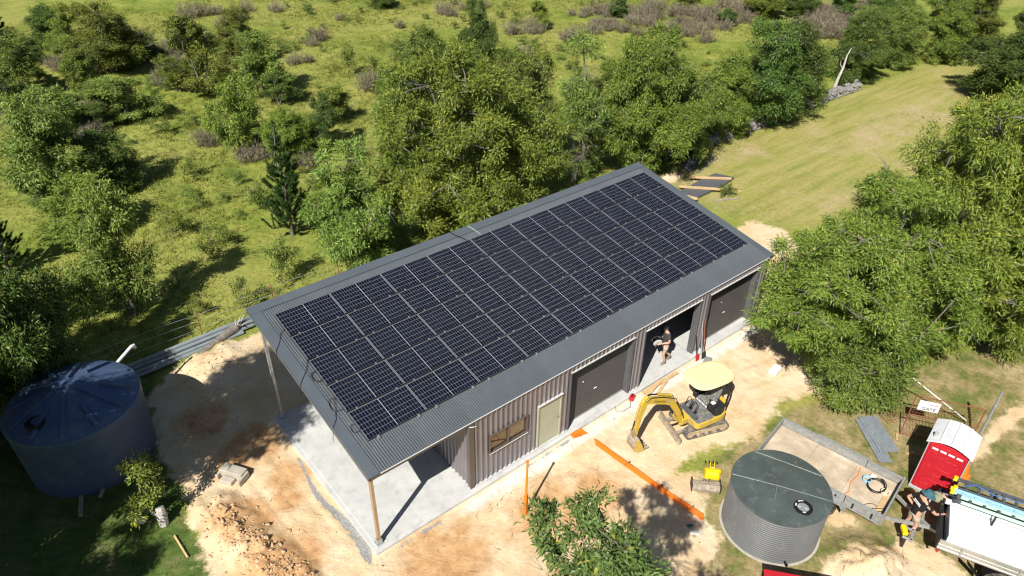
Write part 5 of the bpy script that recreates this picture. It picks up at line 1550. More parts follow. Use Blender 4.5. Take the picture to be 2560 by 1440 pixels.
prf = [(1.10,0.02),(1.06,0.10),(1.05,0.20),(1.08,0.30),(1.12,0.36),(1.15,0.36),(1.11,0.28),(1.085,0.20),(1.10,0.10),(1.14,0.02)]
b.prism(prf, -0.70, 0.70); bl = b.build('dozer_blade', M['steel_dirty'], ex)
b = MB(); b.m = U; b.bar((0.42,-0.26,0.25),(1.06,-0.34,0.18),0.09,0.09); b.bar((0.42,0.26,0.25),(1.06,0.34,0.18),0.09,0.09); b.build('blade_arms', M['steel_dirty'], bl)
b = MB(); b.m = U; b.cyl((0.40,0.0,0.34),(0.78,0.0,0.30),0.045,n=10); b.cyl((0.78,0.0,0.30),(1.06,0,0.26),0.022,n=8); b.build('blade_ram', M['dark'], bl, True)
# upper body
def rounded(L0, L1, W, r, n=5):
    P = []
    for cx, cy, a0 in ((L1-r, W-r, 0), (L0+r*2.6, W-r*1.0, 90), (L0+r*2.6, -W+r*1.0, 180), (L1-r, -W+r, 270)):
        rr = r
        for k in range(n+1):
            a = R(a0+90*k/n); P.append((cx+(rr if a0 in (0,270) else rr*2.6)*math.cos(a), cy+rr*math.sin(a)))
    return P
b = MB(); b.slab(rounded(-0.72,0.60,0.56,0.16), 0.46, 0.68); ub = b.build('upper_body', M['yellow'], ex, bevel=0.02)
b = MB(); b.slab([(x*0.96-0.02, y*0.94) for x, y in rounded(-0.2,0.60,0.55,0.10)], 0.682, 0.70); b.build('floor_mat', M['seat'], ub)
b = MB(); b.slab([(-0.70,-0.45),(-0.22,-0.52),(-0.16,0.5),(-0.40,0.53),(-0.70,0.42)], 0.683, 1.02); b.build('engine_cover', M['dark'], ub, bevel=0.05, seg=3)
b = MB(); b.slab([(-0.74,-0.40),(-0.60,-0.50),(-0.60,0.48),(-0.74,0.38)], 0.683, 1.10); b.build('rear_guard', M['yellow'], ub, bevel=0.04, seg=3)
b = MB(); b.bar((-0.20,-0.53,0.72),(-0.62,-0.49,1.10),0.05,0.09); b.bar((-0.62,-0.49,1.08),(-0.66,-0.47,0.72),0.05,0.09); b.build('side_loop', M['yellow'], ub, bevel=0.015)
b = MB()
for k in range(4): b.box((-0.17,-0.42+k*0.16,0.84), (0.02,0.13,0.20))
b.build('decal', M['white'], ub)
b = MB(); b.box((0.0,-0.575,0.57), (0.42,0.006,0.08)); b.build('decal', M['galv'], ub)
b = MB(); b.box((-0.22,0.0,1.08), (0.50,0.50,0.11)); st_ = b.build('seat', M['seat'], ex, bevel=0.05, seg=3)
b = MB(); b.box((-0.50,0.0,1.34), (0.11,0.48,0.44), Matrix.Rotation(R(-14),3,'Y')); b.build('backrest', M['seat'], st_, bevel=0.05, seg=3)
for s in (-1, 1):
    b = MB(); b.box((-0.10,s*0.36,1.10), (0.36,0.16,0.22)); c_ = b.build('console', M['dark'], ex, bevel=0.04, seg=3)
    b = MB(); b.tube([(0.04,s*0.36,1.20),(0.05,s*0.35,1.38),(0.03,s*0.34,1.44)], [0.013,0.016,0.024], 8); b.build('joystick', M['black'], c_, True)
b = MB(); b.box((-0.12,0.36,1.225), (0.14,0.12,0.03)); b.build('gauge_panel', M['white'], ex)
b = MB(); b.box((0.49,0.0,0.78), (0.10,0.72,0.14)); b.build('front_panel', M['frp'], ex, bevel=0.03)
for y in (-0.22, 0.05):
    b = MB(); b.tube([(0.44,y-0.10,0.80),(0.34,y-0.10,1.12),(0.36,y,1.22),(0.34,y+0.10,1.12),(0.44,y+0.10,0.80)], 0.014, 6); b.build('lever_guard', M['black'], ex, True)
b = MB(); b.box((0.30,-0.18,0.71), (0.14,0.10,0.03)); b.build('pedal', M['dark'], ex); b = MB(); b.box((0.30,0.06,0.71), (0.14,0.10,0.03)); b.build('pedal', M['dark'], ex)
# canopy
for s in (-1, 1):
    b = MB(); b.tube([(-0.60,s*0.45,0.95),(-0.64,s*0.46,1.6),(-0.60,s*0.46,2.16)], 0.035, 8); b.build('canopy_post', M['dark'], ex, True)
b = MB(); b.tube([(-0.62,-0.46,1.72),(-0.64,0.46,1.72)], 0.025, 8); b.build('canopy_crossbar', M['dark'], ex)
cn = MB()
def supr(a, b_, t, p=3.2):
    c, s_ = math.cos(t), math.sin(t)
    return (a*math.copysign(abs(c)**(2/p), c), b_*math.copysign(abs(s_)**(2/p), s_))
rings = [(0.80,0.56,2.13),(0.82,0.58,2.16),(0.80,0.565,2.20),(0.66,0.46,2.245),(0.60,0.41,2.235),(0.30,0.2,2.25)]
vs, fs = [], []
for (a, w_, z) in rings:
    for k in range(40):
        x, y = supr(a, w_, 2*math.pi*k/40); vs.append((x-0.04, y, z))
for i in range(len(rings)-1):
    for k in range(40):
        fs.append((i*40+k, i*40+(k+1) % 40, i*40+40+(k+1) % 40, i*40+40+k))
fs.append(tuple(range((len(rings)-1)*40, len(rings)*40))); fs.append(tuple(range(39, -1, -1)))
cn.add(vs, fs); cn.build('canopy_roof', M['canopy'], ex, True)
# boom, stick, bucket (in the local XZ plane)
b = MB(); b.box((0.70,0.0,0.52), (0.26,0.22,0.26)); b.cyl((0.80,0,0.34),(0.80,0,0.72),0.07,n=14); b.build('swing_bracket', M['yellow'], ex, bevel=0.02)
def plate_arm(name, poly, w, mat):
    bb = MB(); bb.prism(poly, -w/2, w/2); return bb.build(name, mat, ex, bevel=0.012)
boom = plate_arm('boom', [(0.78,0.52),(0.90,0.50),(1.10,0.92),(1.46,1.52),(1.72,1.68),(2.42,1.98),(2.50,2.08),(2.44,2.17),(2.34,2.16),(1.62,1.92),(1.38,1.80),(1.26,1.60),(0.95,1.05)], 0.15, M['yellow'])
tm = text_mesh('lettering', 'KOMATSU', 0.115, 0.002)
t = link('lettering', tm, M['ink'], boom); t.rotation_euler = (R(90), R(-22.5), R(0)); 
t.matrix_local = Matrix.Translation((1.93,0.0785,1.89)) @ Matrix.Rotation(R(180),4,'Z') @ Matrix.Rotation(R(90),4,'X') @ Matrix.Rotation(R(-22.5),4,'Z')
t2 = link('lettering', tm, None, boom)
t2.matrix_local = Matrix.Translation((1.93,-0.0785,1.89)) @ Matrix.Rotation(R(90),4,'X') @ Matrix.Rotation(R(22.5),4,'Z')
plate_arm('stick', [(2.34,2.16),(2.42,2.28),(2.54,2.22),(2.62,2.06),(2.72,1.50),(2.76,0.72),(2.70,0.66),(2.64,0.70),(2.56,1.40),(2.40,1.98)], 0.12, M['yellow'])
def ram(p0, pm_, p1, r, yo=0.0):
    bb = MB(); bb.cyl((p0[0],yo,p0[1]),(pm_[0],yo,pm_[1]),r,n=10); o_ = bb.build('ram_barrel', M['yellow'], ex, True)
    bb = MB(); bb.cyl((pm_[0],yo,pm_[1]),(p1[0],yo,p1[1]),r*0.5,n=8); bb.build('ram_rod', M['dark'], o_, True)
ram((1.46,1.92),(2.02,2.19),(2.42,2.30),0.045)
ram((0.95,0.56),(1.22,0.98),(1.50,1.46),0.045, -0.0)
ram((2.66,2.02),(2.78,1.40),(2.84,0.98),0.038)
b = MB(); b.bar((2.84,0,0.98),(2.72,0,0.76),0.14,0.05); b.bar((2.84,0,0.98),(2.72,0,0.52),0.10,0.05); b.build('bucket_link', M['steel_dirty'], ex)
b = MB(); b.tube([(1.30,0.09,1.78),(1.8,0.10,2.04),(2.3,0.09,2.22),(2.5,0.08,2.1)], 0.014, 6); b.tube([(1.30,-0.09,1.78),(1.8,-0.10,2.04),(2.3,-0.09,2.22)], 0.014, 6); b.tube([(0.80,-0.10,0.70),(1.0,-0.11,1.15),(1.30,-0.09,1.78)], 0.014, 6); b.tube([(0.80,0.10,0.70),(1.0,0.11,1.15),(1.30,0.09,1.78)], 0.014, 6); b.tube([(2.5,-0.07,2.1),(2.70,-0.08,1.6),(2.74,-0.06,1.1)], 0.012, 6); b.build('hoses', M['black'], ex)
bs = MB(); P = [(2.66,0.68),(2.78,0.56),(2.84,0.40),(2.80,0.22),(2.66,0.08),(2.48,0.04),(2.34,0.06),(2.34,0.09),(2.48,0.08),(2.62,0.12),(2.74,0.24),(2.78,0.40),(2.72,0.54),(2.62,0.62)]
bs.prism(P, -0.20, 0.20); bo = bs.build('bucket', M['steel_dirty'], ex)
b = MB(); b.prism([(2.66,0.66),(2.80,0.52),(2.82,0.30),(2.66,0.08),(2.40,0.06),(2.50,0.34)], -0.212, -0.20); b.prism([(2.66,0.66),(2.80,0.52),(2.82,0.30),(2.66,0.08),(2.40,0.06),(2.50,0.34)], 0.20, 0.212); b.build('bucket_side', M['yellow'], bo)
for y in (-0.17,-0.06,0.06,0.17):
    b = MB(); b.bar((2.36,y,0.075),(2.20,y,0.085),0.05,0.035); b.build('tooth', M['steel_dirty'], bo)

# ------------------------------------------------------------------ trailer
tr = empty('trailer', (11.98,-6.62,GZ), math.atan2(-0.99, 0.16)); tag(tr, 'long grey flat-bed trailer with a dusty plywood floor', 'trailer')
L_, W_ = 3.75, 1.85
b = MB(); b.box((0,0,0.52), (L_,W_,0.10)); b.build('chassis_frame', M['galv_dull'], tr)
for k in range(3):
    b = MB(); b.box((-L_/2+L_/6+k*L_/3, 0, 0.585), (L_/3-0.008, W_-0.08, 0.02)); b.build('floor_board', M['ply'], tr)
for s in (-1, 1):
    for x0, x1 in ((-L_/2, L_/2-1.05), (L_/2-1.04, L_/2)):
        b = MB(); b.box(((x0+x1)/2, s*(W_/2+0.005), 0.72), (x1-x0-0.01, 0.035, 0.30)); b.box(((x0+x1)/2, s*(W_/2-0.01), 0.875), (x1-x0-0.01, 0.09, 0.025)); sbd = b.build('side_board', M['galv_dull'], tr, bevel=0.004)
        for x in (x0+0.25, x1-0.25):
            b = MB(); b.box((x, s*(W_/2+0.03), 0.68), (0.05,0.015,0.2)); b.build('hinge_strap', M['dark'], sbd)
b = MB(); b.box((-L_/2-0.02,0,0.72), (0.035,W_+0.05,0.32)); b.build('tailgate', M['galv_dull'], tr, bevel=0.004)
b = MB(); b.box((L_/2+0.02,0,0.74), (0.05,W_+0.10,0.36)); b.build('headboard', M['galv_dull'], tr, bevel=0.004)
for s in (-1, 1):
    for x in (-0.42, 0.42):
        b = MB(); yc = s*(W_/2+0.16)
        b.lathe([(0.17,-0.09),(0.29,-0.09),(0.315,-0.06),(0.315,0.06),(0.29,0.09),(0.17,0.09)], 28)
        me = b.mesh('wheel'); w_ = link('wheel', me, M['rubber'], tr, True); w_.rotation_euler = (R(90),0,0); w_.location = (x,yc,0.31)
        b = MB(); b.lathe([(0.001,0.03),(0.06,0.05),(0.14,0.02),(0.18,0.05),(0.18,-0.05),(0.001,-0.05)], 24); b.build('rim', M['galv'], w_, True)
    b = MB(); b.box((0,s*(W_/2+0.17),0.70), (1.62,0.26,0.02)); b.bar((-0.81,s*(W_/2+0.17),0.70),(-0.95,s*(W_/2+0.17),0.48),0.26,0.02,up=(1,0,0)); b.bar((0.81,s*(W_/2+0.17),0.70),(0.95,s*(W_/2+0.17),0.48),0.26,0.02,up=(1,0,0)); b.build('mudguard', M['galv_dull'], tr)
b = MB(); b.bar((L_/2,-0.55,0.48),(L_/2+1.05,-0.03,0.46),0.06,0.10); b.bar((L_/2,0.55,0.48),(L_/2+1.05,0.03,0.46),0.06,0.10); b.box((L_/2+1.2,0,0.46),(0.34,0.10,0.10)); b.build('drawbar', M['galv_dull'], tr)
b = MB(); b.cyl((L_/2+0.85,0.12,0.10),(L_/2+0.85,0.12,0.85),0.03,n=10); b.build('jockey_stand', M['galv'], tr)
b = MB(); b.cyl((L_/2+0.85,0.06,0.13),(L_/2+0.85,0.18,0.13),0.11,n=16); b.build('jockey_wheel', M['rubber'], tr, True)
TRM = Matrix.Translation(tr.location) @ Matrix.Rotation(tr.rotation_euler.z, 4, 'Z')
def on_trailer(b): b.m = TRM; return b
b = on_trailer(MB())
pts = [(1.35+0.24*math.cos(t)*(1+0.08*math.sin(t*0.7)), 0.30+0.30*math.sin(t), 0.62+0.01*t) for t in np.linspace(0, 14, 60)]
b.tube(pts, 0.016, 6); tag(b.build('hose', M['black'], None, True), 'black hose coil on the trailer floor at the truck end', 'hose')
b = on_trailer(MB()); b.tube([(1.05+0.12*math.cos(t), 0.36+0.13*math.sin(t), 0.62+0.006*t) for t in np.linspace(0, 18, 60)], 0.012, 5); tag(b.build('rope', M['pale_blue'], None, True), 'pale blue rope coil beside the black hose on the trailer', 'rope')
b = on_trailer(MB()); b.tube([(1.62+0.11*math.cos(t), 0.22+0.12*math.sin(t), 0.62+0.006*t) for t in np.linspace(0, 18, 60)], 0.010, 5); tag(b.build('rope', pm('cream_rope', (0.7,0.66,0.45), 0.8), None, True), 'cream rope coil beside the black hose on the trailer', 'rope')
b = on_trailer(MB()); b.tube([(1.45+0.22*math.cos(t)+0.03*t, -0.55+0.16*math.sin(t*1.3), 0.61+0.008*t) for t in np.linspace(0, 9, 40)], 0.009, 5); tag(b.build('strap_tangle', M['black'], None, True), 'tangle of thin black straps near the trailer front corner', 'strap')
b = on_trailer(MB()); b.box((1.25,-0.72,0.62),(0.24,0.14,0.03)); b.box((1.0,-0.62,0.612),(0.10,0.12,0.02)); tag(b.build('packaging', M['pale_green'], None), 'pale plastic scraps on the trailer floor by the near side', 'packaging')
b = on_trailer(MB()); b.tube([(0.72,0.80,0.62),(0.78,0.4,0.61),(0.70,0.0,0.61),(0.80,-0.4,0.61),(0.72,-0.72,0.62)], 0.012, 6); tag(b.build('strap', M['orange'], None, True), 'orange rope lying across the trailer floor', 'rope')
b = on_trailer(MB()); b.box((1.70,-0.28,0.615),(0.14,1.0,0.03)); tag(b.build('timber_plank', M['timber'], None), 'pine board against the trailer headboard', 'plank')
b = on_trailer(MB()); b.box((1.15,0.66,0.64),(0.16,0.10,0.08)); tag(b.build('small_box', M['white'], None, bevel=0.01), 'small white carton on the trailer by the rope coils', 'box')

# ------------------------------------------------------------------ portable toilet
lo = empty('portable_toilet', (14.62,-8.80,GZ), R(10.4)); tag(lo, 'red portable toilet with a white ribbed roof', 'portable toilet')
b = MB(); b.box((0,0,0.06), (1.12,1.14,0.12)); b.build('base', M['grey_side'], lo, bevel=0.02)
b = MB(); b.box((0,0,1.05), (1.02,1.08,1.92)); b.build('cabin', M['red'], lo, bevel=0.02)
b = MB(); b.box((-0.525,0,1.02), (0.05,0.98,1.80)); dr = b.build('door', M['red'], lo, bevel=0.015)
for pts in (((-0.36,0.30),(-0.36,0.52),(-0.22,0.60),(0.22,0.60),(0.36,0.52),(0.36,0.30)), ((-0.36,0.78),(-0.36,1.02),(-0.20,1.12),(0.20,1.12),(0.36,1.02),(0.36,0.78)), ((-0.38,1.42),(-0.30,1.52),(0.30,1.52),(0.38,1.42)), ((-0.16,0.86),(0.16,0.86))):
    b = MB(); b.tube([(-0.552, y, z) for y, z in pts], 0.014, 6); b.build('moulded_rib', M['red'], dr, True)
for k in range(4):
    b = MB(); b.box((-0.548,-0.33+k*0.22,1.80), (0.02,0.17,0.07)); b.build('vent', M['loo_roof'], lo)
for s in (-1, 1):
    b = MB(); b.box((-0.50,s*0.545,1.02), (0.10,0.03,1.92)); b.build('corner_post', M['grey_side'], lo, bevel=0.01)
    b = MB(); b.box((0.02,s*0.548,1.05), (0.90,0.02,1.80)); b.build('side_panel', M['grey_side'] if s < 0 else M['red'], lo)
b = MB(); b.box((-0.55,-0.42,1.0), (0.03,0.05,0.16)); b.build('latch', M['loo_roof'], dr)
b = MB(); rf = []
for k in range(9):
    y = -0.62+1.24*k/8; rf.append((y, 2.02+0.20*math.cos(y/0.62*math.pi/2)))
vs = [(x, y, z) for x in (-0.62, 0.58) for y, z in rf]+[(x, y, z-0.05) for x in (-0.62, 0.58) for y, z in rf]
n = 9; fs = [(k, k+1, n+k+1, n+k) for k in range(8)]+[(2*n+k, 3*n+k, 3*n+k+1, 2*n+k+1) for k in range(8)]
fs += [(k, 2*n+k, 2*n+k+1, k+1) for k in range(8)]+[(n+k, n+k+1, 3*n+k+1, 3*n+k) for k in range(8)]+[(0,n,3*n,2*n),(n-1,3*n-1,4*n-1,2*n-1)]
b.add(vs, fs); lr = b.build('roof', M['loo_roof'], lo, True)
for y in (-0.30,0.0,0.30):
    z = 2.02+0.20*math.cos(y/0.62*math.pi/2)
    b = MB(); b.bar((-0.61,y,z+0.008),(0.57,y,z+0.008),0.05,0.03); b.build('roof_rib', M['loo_roof'], lr, bevel=0.008)
b = MB(); b.cyl((-0.36,0.47,2.05),(-0.36,0.47,2.24),0.055,n=14); b.build('vent_pipe', M['grey_side'], lo, True)
b = MB(); b.box((0.0,0.0,0.0),(0.01,0.01,0.01))
# orange cone lying behind the toilet
b = MB(); b.lathe([(0.19,0.0),(0.15,0.02),(0.13,0.03),(0.03,0.50),(0.001,0.51)], 20); b.box((0,0,0.01),(0.36,0.36,0.02)); o = b.build('traffic_cone', M['orange'], None, True); o.location = (15.75,-9.25,GZ+0.02); tag(o, 'orange traffic cone half hidden behind the portable toilet', 'traffic cone')

# ------------------------------------------------------------------ mesh gate, post and sign
gp = empty('gate_post', (17.15,-8.95,GZ)); tag(gp, 'tall galvanised steel gate post behind the portable toilet', 'post')
b = MB(); b.cyl((0,0,-0.2),(0,0,2.55),0.042,n=14); b.build('pipe', M['galv'], gp, True)
b = MB(); b.cyl((0,0,1.92),(0,0,1.99),0.055,n=14); b.build('collar', M['galv'], gp, True)
gt = empty('mesh_gate', (15.95,-7.10,GZ), math.atan2(-1.75,1.12)); tag(gt, 'rusty framed wire mesh gate beside the gate post', 'gate')
GW, GH = 2.02, 1.75
for p0, p1 in (((0,0,0.05),(GW,0,0.05)), ((0,0,GH),(GW,0,GH)), ((0,0,0.05),(0,0,GH)), ((GW,0,0.05),(GW,0,GH)), ((0,0,0.95),(GW,0,0.95))):
    b = MB(); b.tube([p0, p1], 0.020, 8); b.build('frame_tube', M['rust'], gt, True)
b = MB()
for k in range(1, 20): b.tube([(k*GW/20,0.012,0.05),(k*GW/20,0.012,GH)], 0.0045, 4, False)
for k in range(1, 17): b.tube([(0,0.016,k*GH/17+0.02),(GW,0.016,k*GH/17+0.02)], 0.0045, 4, False)
b.build('wire_mesh', M['rust'], gt)
sg = empty('gate_sign', (16.20,-7.48,1.02), math.atan2(-1.75,1.12)); tag(sg, 'white sign with black capital letters hung on the mesh gate', 'sign')
b = MB(); b.box((0.0,-0.05,0.30), (0.62,0.012,0.40)); b.build('board', M['white'], sg, bevel=0.003)
l_ = link('lettering', text_mesh('lettering', 'GATE', 0.17, 0.002), M['ink'], sg); l_.matrix_local = Matrix.Translation((0.02,-0.059,0.19)) @ Matrix.Rotation(R(90),4,'X')
b = MB(); b.box((0.14,-0.058,0.38), (0.24,0.004,0.035)); b.build('faded_line', pm('faded_red', (0.62,0.30,0.28), 0.7), sg)
b = MB(); b.tube([(16.7,-6.2,1.75),(18.1,-8.3,0.1)], 0.022, 8); tag(b.build('leaning_pole', M['white'], None, True), 'thin white pole leaning behind the mesh gate', 'pole')
gw = empty('reinforcing_mesh', (16.1,-6.6,GZ+0.02), R(-30)); tag(gw, 'loose rusty mesh panel lying behind the gate', 'mesh panel')
b = MB()
for k in range(9): b.tube([(k*0.12,0,0.03),(k*0.12,0.7,0.05)], 0.006, 4)
for k in range(7): b.tube([(0,k*0.115,0.035),(0.96,k*0.115,0.045)], 0.006, 4)
b.build('wire_mesh', M['rust'], gw)
# steel sheets on the lawn
for k, (x, y, rz_, L1, W1, lb) in enumerate(((15.30,-6.66,R(53),1.65,0.66,'upper corrugated steel sheet lying on the lawn under the wattle'), (14.92,-6.70,R(51),1.95,0.44,'lower narrow corrugated steel sheet sticking out on the lawn'))):
    n = 48; xs_ = np.linspace(-W1/2, W1/2, n); zz_ = 0.016*np.abs(np.sin(xs_*2*np.pi/0.19))**0.5
    V = [(xx, yy, zz+0.03) for yy in (-L1/2, L1/2) for xx, zz in zip(xs_, zz_)]
    o = link('steel_sheet', np_mesh('steel_sheet', V, [(i, i+1, n+i+1, n+i) for i in range(n-1)]), M['sheet'])
    o.location = (x, y, GZ+0.02+0.03*(1-k)); o.rotation_euler = (0,0,rz_+R(90)); tag(o, lb, 'steel sheet')
for x, y, rz_, lb in ((15.75,-7.1,0.5,'small timber offcut right of the steel sheets'),(15.35,-7.75,-0.4,'small timber offcut below the steel sheets')):
    b = MB(); b.box((0,0,0.03),(0.30,0.07,0.04)); o = b.build('timber_offcut', M['timber'], None); o.location = (x,y,GZ); o.rotation_euler = (0,0,rz_); tag(o, lb, 'offcut')
# debris glimpsed under the big wattle
for (x, y, z, d, mt, nm, lb, ct) in ((17.1,-4.5,0.1,(0.5,0.35,0.3),'orange','plastic_tub','orange plastic tub under the big wattle','tub'), (16.3,-4.2,0.05,(1.6,0.14,0.1),'timber_grey','timber_plank','grey plank under the big wattle nearest the shed','plank'), (16.9,-5.2,0.1,(2.1,0.12,0.12),'galv','steel_purlin','pale steel length under the big wattle nearest the gate','steel length'), (15.4,-2.6,0.05,(0.45,0.3,0.2),'white','plastic_box','white crate under the wattle by the last roller door','box')):
    b = MB(); b.box((0,0,0), d); o = b.build(nm, M[mt], None, bevel=0.01); o.location = (x,y,GZ+d[2]/2+0.01); o.rotation_euler = (0,0,random.uniform(-1,1)); tag(o, lb, ct)

# ------------------------------------------------------------------ red box at the bottom edge
rb = empty('site_box', (7.15,-8.75,GZ), math.atan2(-1.09,0.88)); tag(rb, 'red steel site box with a recessed lid at the bottom edge', 'site box')
b = MB(); b.box((0,0,0.50), (1.80,1.50,0.92)); b.build('body', M['red'], rb, bevel=0.03)
b = MB(); b.box((0,0,0.985), (1.86,1.56,0.05)); b.box((0.05,0.60,1.018), (1.5,0.025,0.02)); b.box((-0.72,-0.05,1.018), (0.025,1.2,0.02)); b.box((0.80,-0.05,1.018), (0.025,1.2,0.02)); b.build('lid', M['red'], rb, bevel=0.012)
for s in (-1, 1):
    b = MB(); b.box((s*0.5,0.77,0.93), (0.12,0.03,0.10)); b.build('hinge', M['dark'], rb)

# ------------------------------------------------------------------ truck tray (local +X forward, out of the picture)
tkx = empty('tray_truck', (12.30,-9.72,GZ), R(-67.8)); tag(tkx, 'white tray-back truck with a ladder rack at the bottom right', 'truck')
TL = 3.4
b = MB(); b.box((TL/2,0,0.93), (TL,1.80,0.09)); b.box((2.75,-0.3,0.78), (5.2,0.08,0.16)); b.box((2.75,0.3,0.78), (5.2,0.08,0.16)); b.build('tray_floor', M['dark'], tkx)
for s in (-1, 1):
    b = MB(); b.box((TL/2,s*0.90,1.10), (TL,0.035,0.30)); b.box((TL/2,s*0.905,0.955), (TL,0.06,0.05)); b.box((TL/2,s*0.905,1.10), (TL,0.045,0.02)); b.box((TL/2,s*0.90,1.255), (TL,0.055,0.025)); sd = b.build('drop_side', M['alu'], tkx, bevel=0.004)
    for x in (0.55, 1.9, 3.1):
        b = MB(); b.box((x,s*0.928,1.08), (0.055,0.02,0.32)); b.build('latch_strap', M['galv_dull'], sd)
b = MB(); b.box((-0.02,0,1.08), (0.035,1.80,0.28)); b.build('tailgate', M['dark'], tkx, bevel=0.004)
b = MB(); b.box((1.20,-0.16,1.20), (2.10,1.30,0.44)); wc = b.build('white_canopy', M['white'], tkx, bevel=0.02)
b = MB(); b.cyl((0.02,0.42,1.44),(2.6,0.42,1.44),0.085,n=16); b.build('storage_tube', M['white'], tkx, True)
b = MB(); b.box((1.3,0.33,1.432), (2.4,0.012,0.02)); b.build('seam', M['galv_dull'], wc)
b = MB(); b.box((2.05,-0.05,1.425), (0.22,0.06,0.004)); b.build('decal', M['pale_blue'], wc)
b = MB(); b.box((2.62,-0.12,1.16), (0.64,1.36,0.36)); tb = b.build('toolbox', M['black'], tkx, bevel=0.02)
rg = np.random.RandomState(9)
for k in range(9):
    b = MB(); b.box((2.42+0.4*rg.rand(),-0.62+1.0*rg.rand(),1.35), (0.04+0.10*rg.rand(),0.05+0.10*rg.rand(),0.03)); b.build('fitting', [M['white'], M['hi_yellow'], M['galv']][k % 3], tb)
for x in (1.15, 3.1):
    b = MB(); b.bar((x,0.10,1.80),(x,0.98,1.80),0.05,0.05); b.bar((x,0.96,0.95),(x,0.96,1.80),0.05,0.05); b.bar((x,0.12,1.4),(x,0.12,1.80),0.05,0.05); b.build('rack_hoop', M['dark'], tkx, bevel=0.005)
for x in (0.95, 4.6):
    for s in (-1, 1):
        b = MB(); b.lathe([(0.20,-0.12),(0.36,-0.12),(0.40,-0.08),(0.40,0.08),(0.36,0.12),(0.20,0.12)], 36)
        w_ = link('wheel', b.mesh('wheel'), M['rubber'], tkx, True); w_.rotation_euler = (R(90),0,0); w_.location = (x+0.75,s*0.74,0.40)
        b = MB(); b.lathe([(0.001,0.04),(0.07,0.08),(0.09,0.05),(0.17,0.03),(0.20,0.09),(0.215,0.09),(0.215,-0.09),(0.001,-0.09)], 28)
        rm = b.build('rim', M['galv'], w_, True)
        for q_ in range(8):
            a = q_*math.pi/4; b = MB(); b.cyl((0.125*math.cos(a),0.125*math.sin(a),0.03),(0.125*math.cos(a),0.125*math.sin(a),0.06),0.022,n=8); b.build('stud', M['dark'], rm)
        if x < 2:
            b = MB(); b.lathe([(0.46,-0.16),(0.47,-0.16),(0.47,0.16),(0.46,0.16)], 14, (0,0,0), 0.2, math.pi-0.2); g_ = b.build('mudguard', M['black'], tkx); g_.rotation_euler = (R(90),0,0); g_.location = (x+0.75,s*0.74,0.40)
b = MB(); b.bar((0.85,-0.72,0.62),(1.22,-0.78,0.30),0.20,0.012,up=(1,0,0)); b.build('mudflap', M['black'], tkx)
b = MB(); b.box((0.06,-0.74,0.80), (0.06,0.30,0.10)); b.build('tail_lamp', M['red_dark'], tkx); b = MB(); b.box((0.06,0.74,0.80), (0.06,0.30,0.10)); b.build('tail_lamp', M['red_dark'], tkx)
# cab ahead of the tray
b = MB(); b.prism([(3.55,0.55),(5.9,0.55),(6.0,0.9),(5.9,1.25),(5.15,1.35),(4.75,2.0),(3.6,2.05),(3.52,1.2)], -0.88, 0.88); cb_ = b.build('cab', M['white'], tkx, bevel=0.06, seg=3)
b = MB(); b.box((4.98,0,1.66), (0.02,1.5,0.66), Matrix.Rotation(R(-31.6),3,'Y')); b.build('windscreen', M['black'], cb_)
TKM = Matrix.Translation(tkx.location) @ Matrix.Rotation(tkx.rotation_euler.z, 4, 'Z')
def ladder(name, x0, x1, y, z, w, mat, label, step, foot, rung_mat, depth=0.09):
    e = empty(name, TKM @ Vector((0,0,0)), tkx.rotation_euler.z); tag(e, label, 'ladder')
    for s in (-1, 1):
        b = MB(); b.box(((x0+x1)/2, y+s*w/2, z), (x1-x0, 0.03, depth)); b.build('rail', mat, e, bevel=0.004)
    x = x0+0.25
    while x < x1:
        b = MB(); b.box((x, y, z), (0.075, w, 0.035)); b.build('rung', rung_mat, e, bevel=0.004); x += step
    for s in (-1, 1):
        b = MB(); b.box((x0-0.03, y+s*w/2, z), (0.10,0.07,depth+0.03)); b.build('foot', foot, e, bevel=0.01)
    return e
ladder('ladder', 0.15, 3.9, 0.74, 1.90, 0.38, M['frp'], 'dark grey fibreglass ladder on the outer side of the truck rack', 0.30, M['hi_yellow'], M['frp'], 0.12)
ladder('ladder', 0.08, 3.9, 0.43, 1.885, 0.13, M['pale_blue'], 'pale blue extension ladder section beside the grey ladder', 0.31, M['hi_yellow'], M['pale_blue'])
ladder('ladder', 0.25, 3.9, 0.18, 1.88, 0.20, M['pale_green'], 'pale green ladder nearest the white canopy on the truck', 0.34, M['frp'], M['frp'], 0.10)
b = MB(); b.m = TKM; b.tube([(0.3,0.62,1.99),(0.6,0.80,2.0),(1.0,0.66,2.0),(1.7,0.72,1.99)], 0.014, 6); tag(b.build('tie_rope', M['blue'], None, True), 'blue tie-down rope over the dark grey ladder', 'rope')
hb = empty('hitch_tools', TKM @ Vector((-0.62,-0.42,0.40)), 0.3); tag(hb, 'yellow levelling tool and fittings on the trailer hitch', 'tool')
b = MB(); b.box((0,0.12,0.22), (0.30,0.14,0.12), Matrix.Rotation(0.4,3,'Z')); b.build('body', M['hi_yellow'], hb, bevel=0.02)
b = MB(); b.box((0.0,-0.10,0.14), (0.46,0.07,0.06)); b.box((0.2,-0.02,0.14), (0.06,0.28,0.06)); b.box((-0.18,-0.02,0.14), (0.06,0.28,0.06)); b.build('bracket', M['galv_dull'], hb, bevel=0.01)
b = MB(); b.box((-0.02,0.02,-0.14),(0.08,0.08,0.5)); b.build('stand', M['dark'], hb)
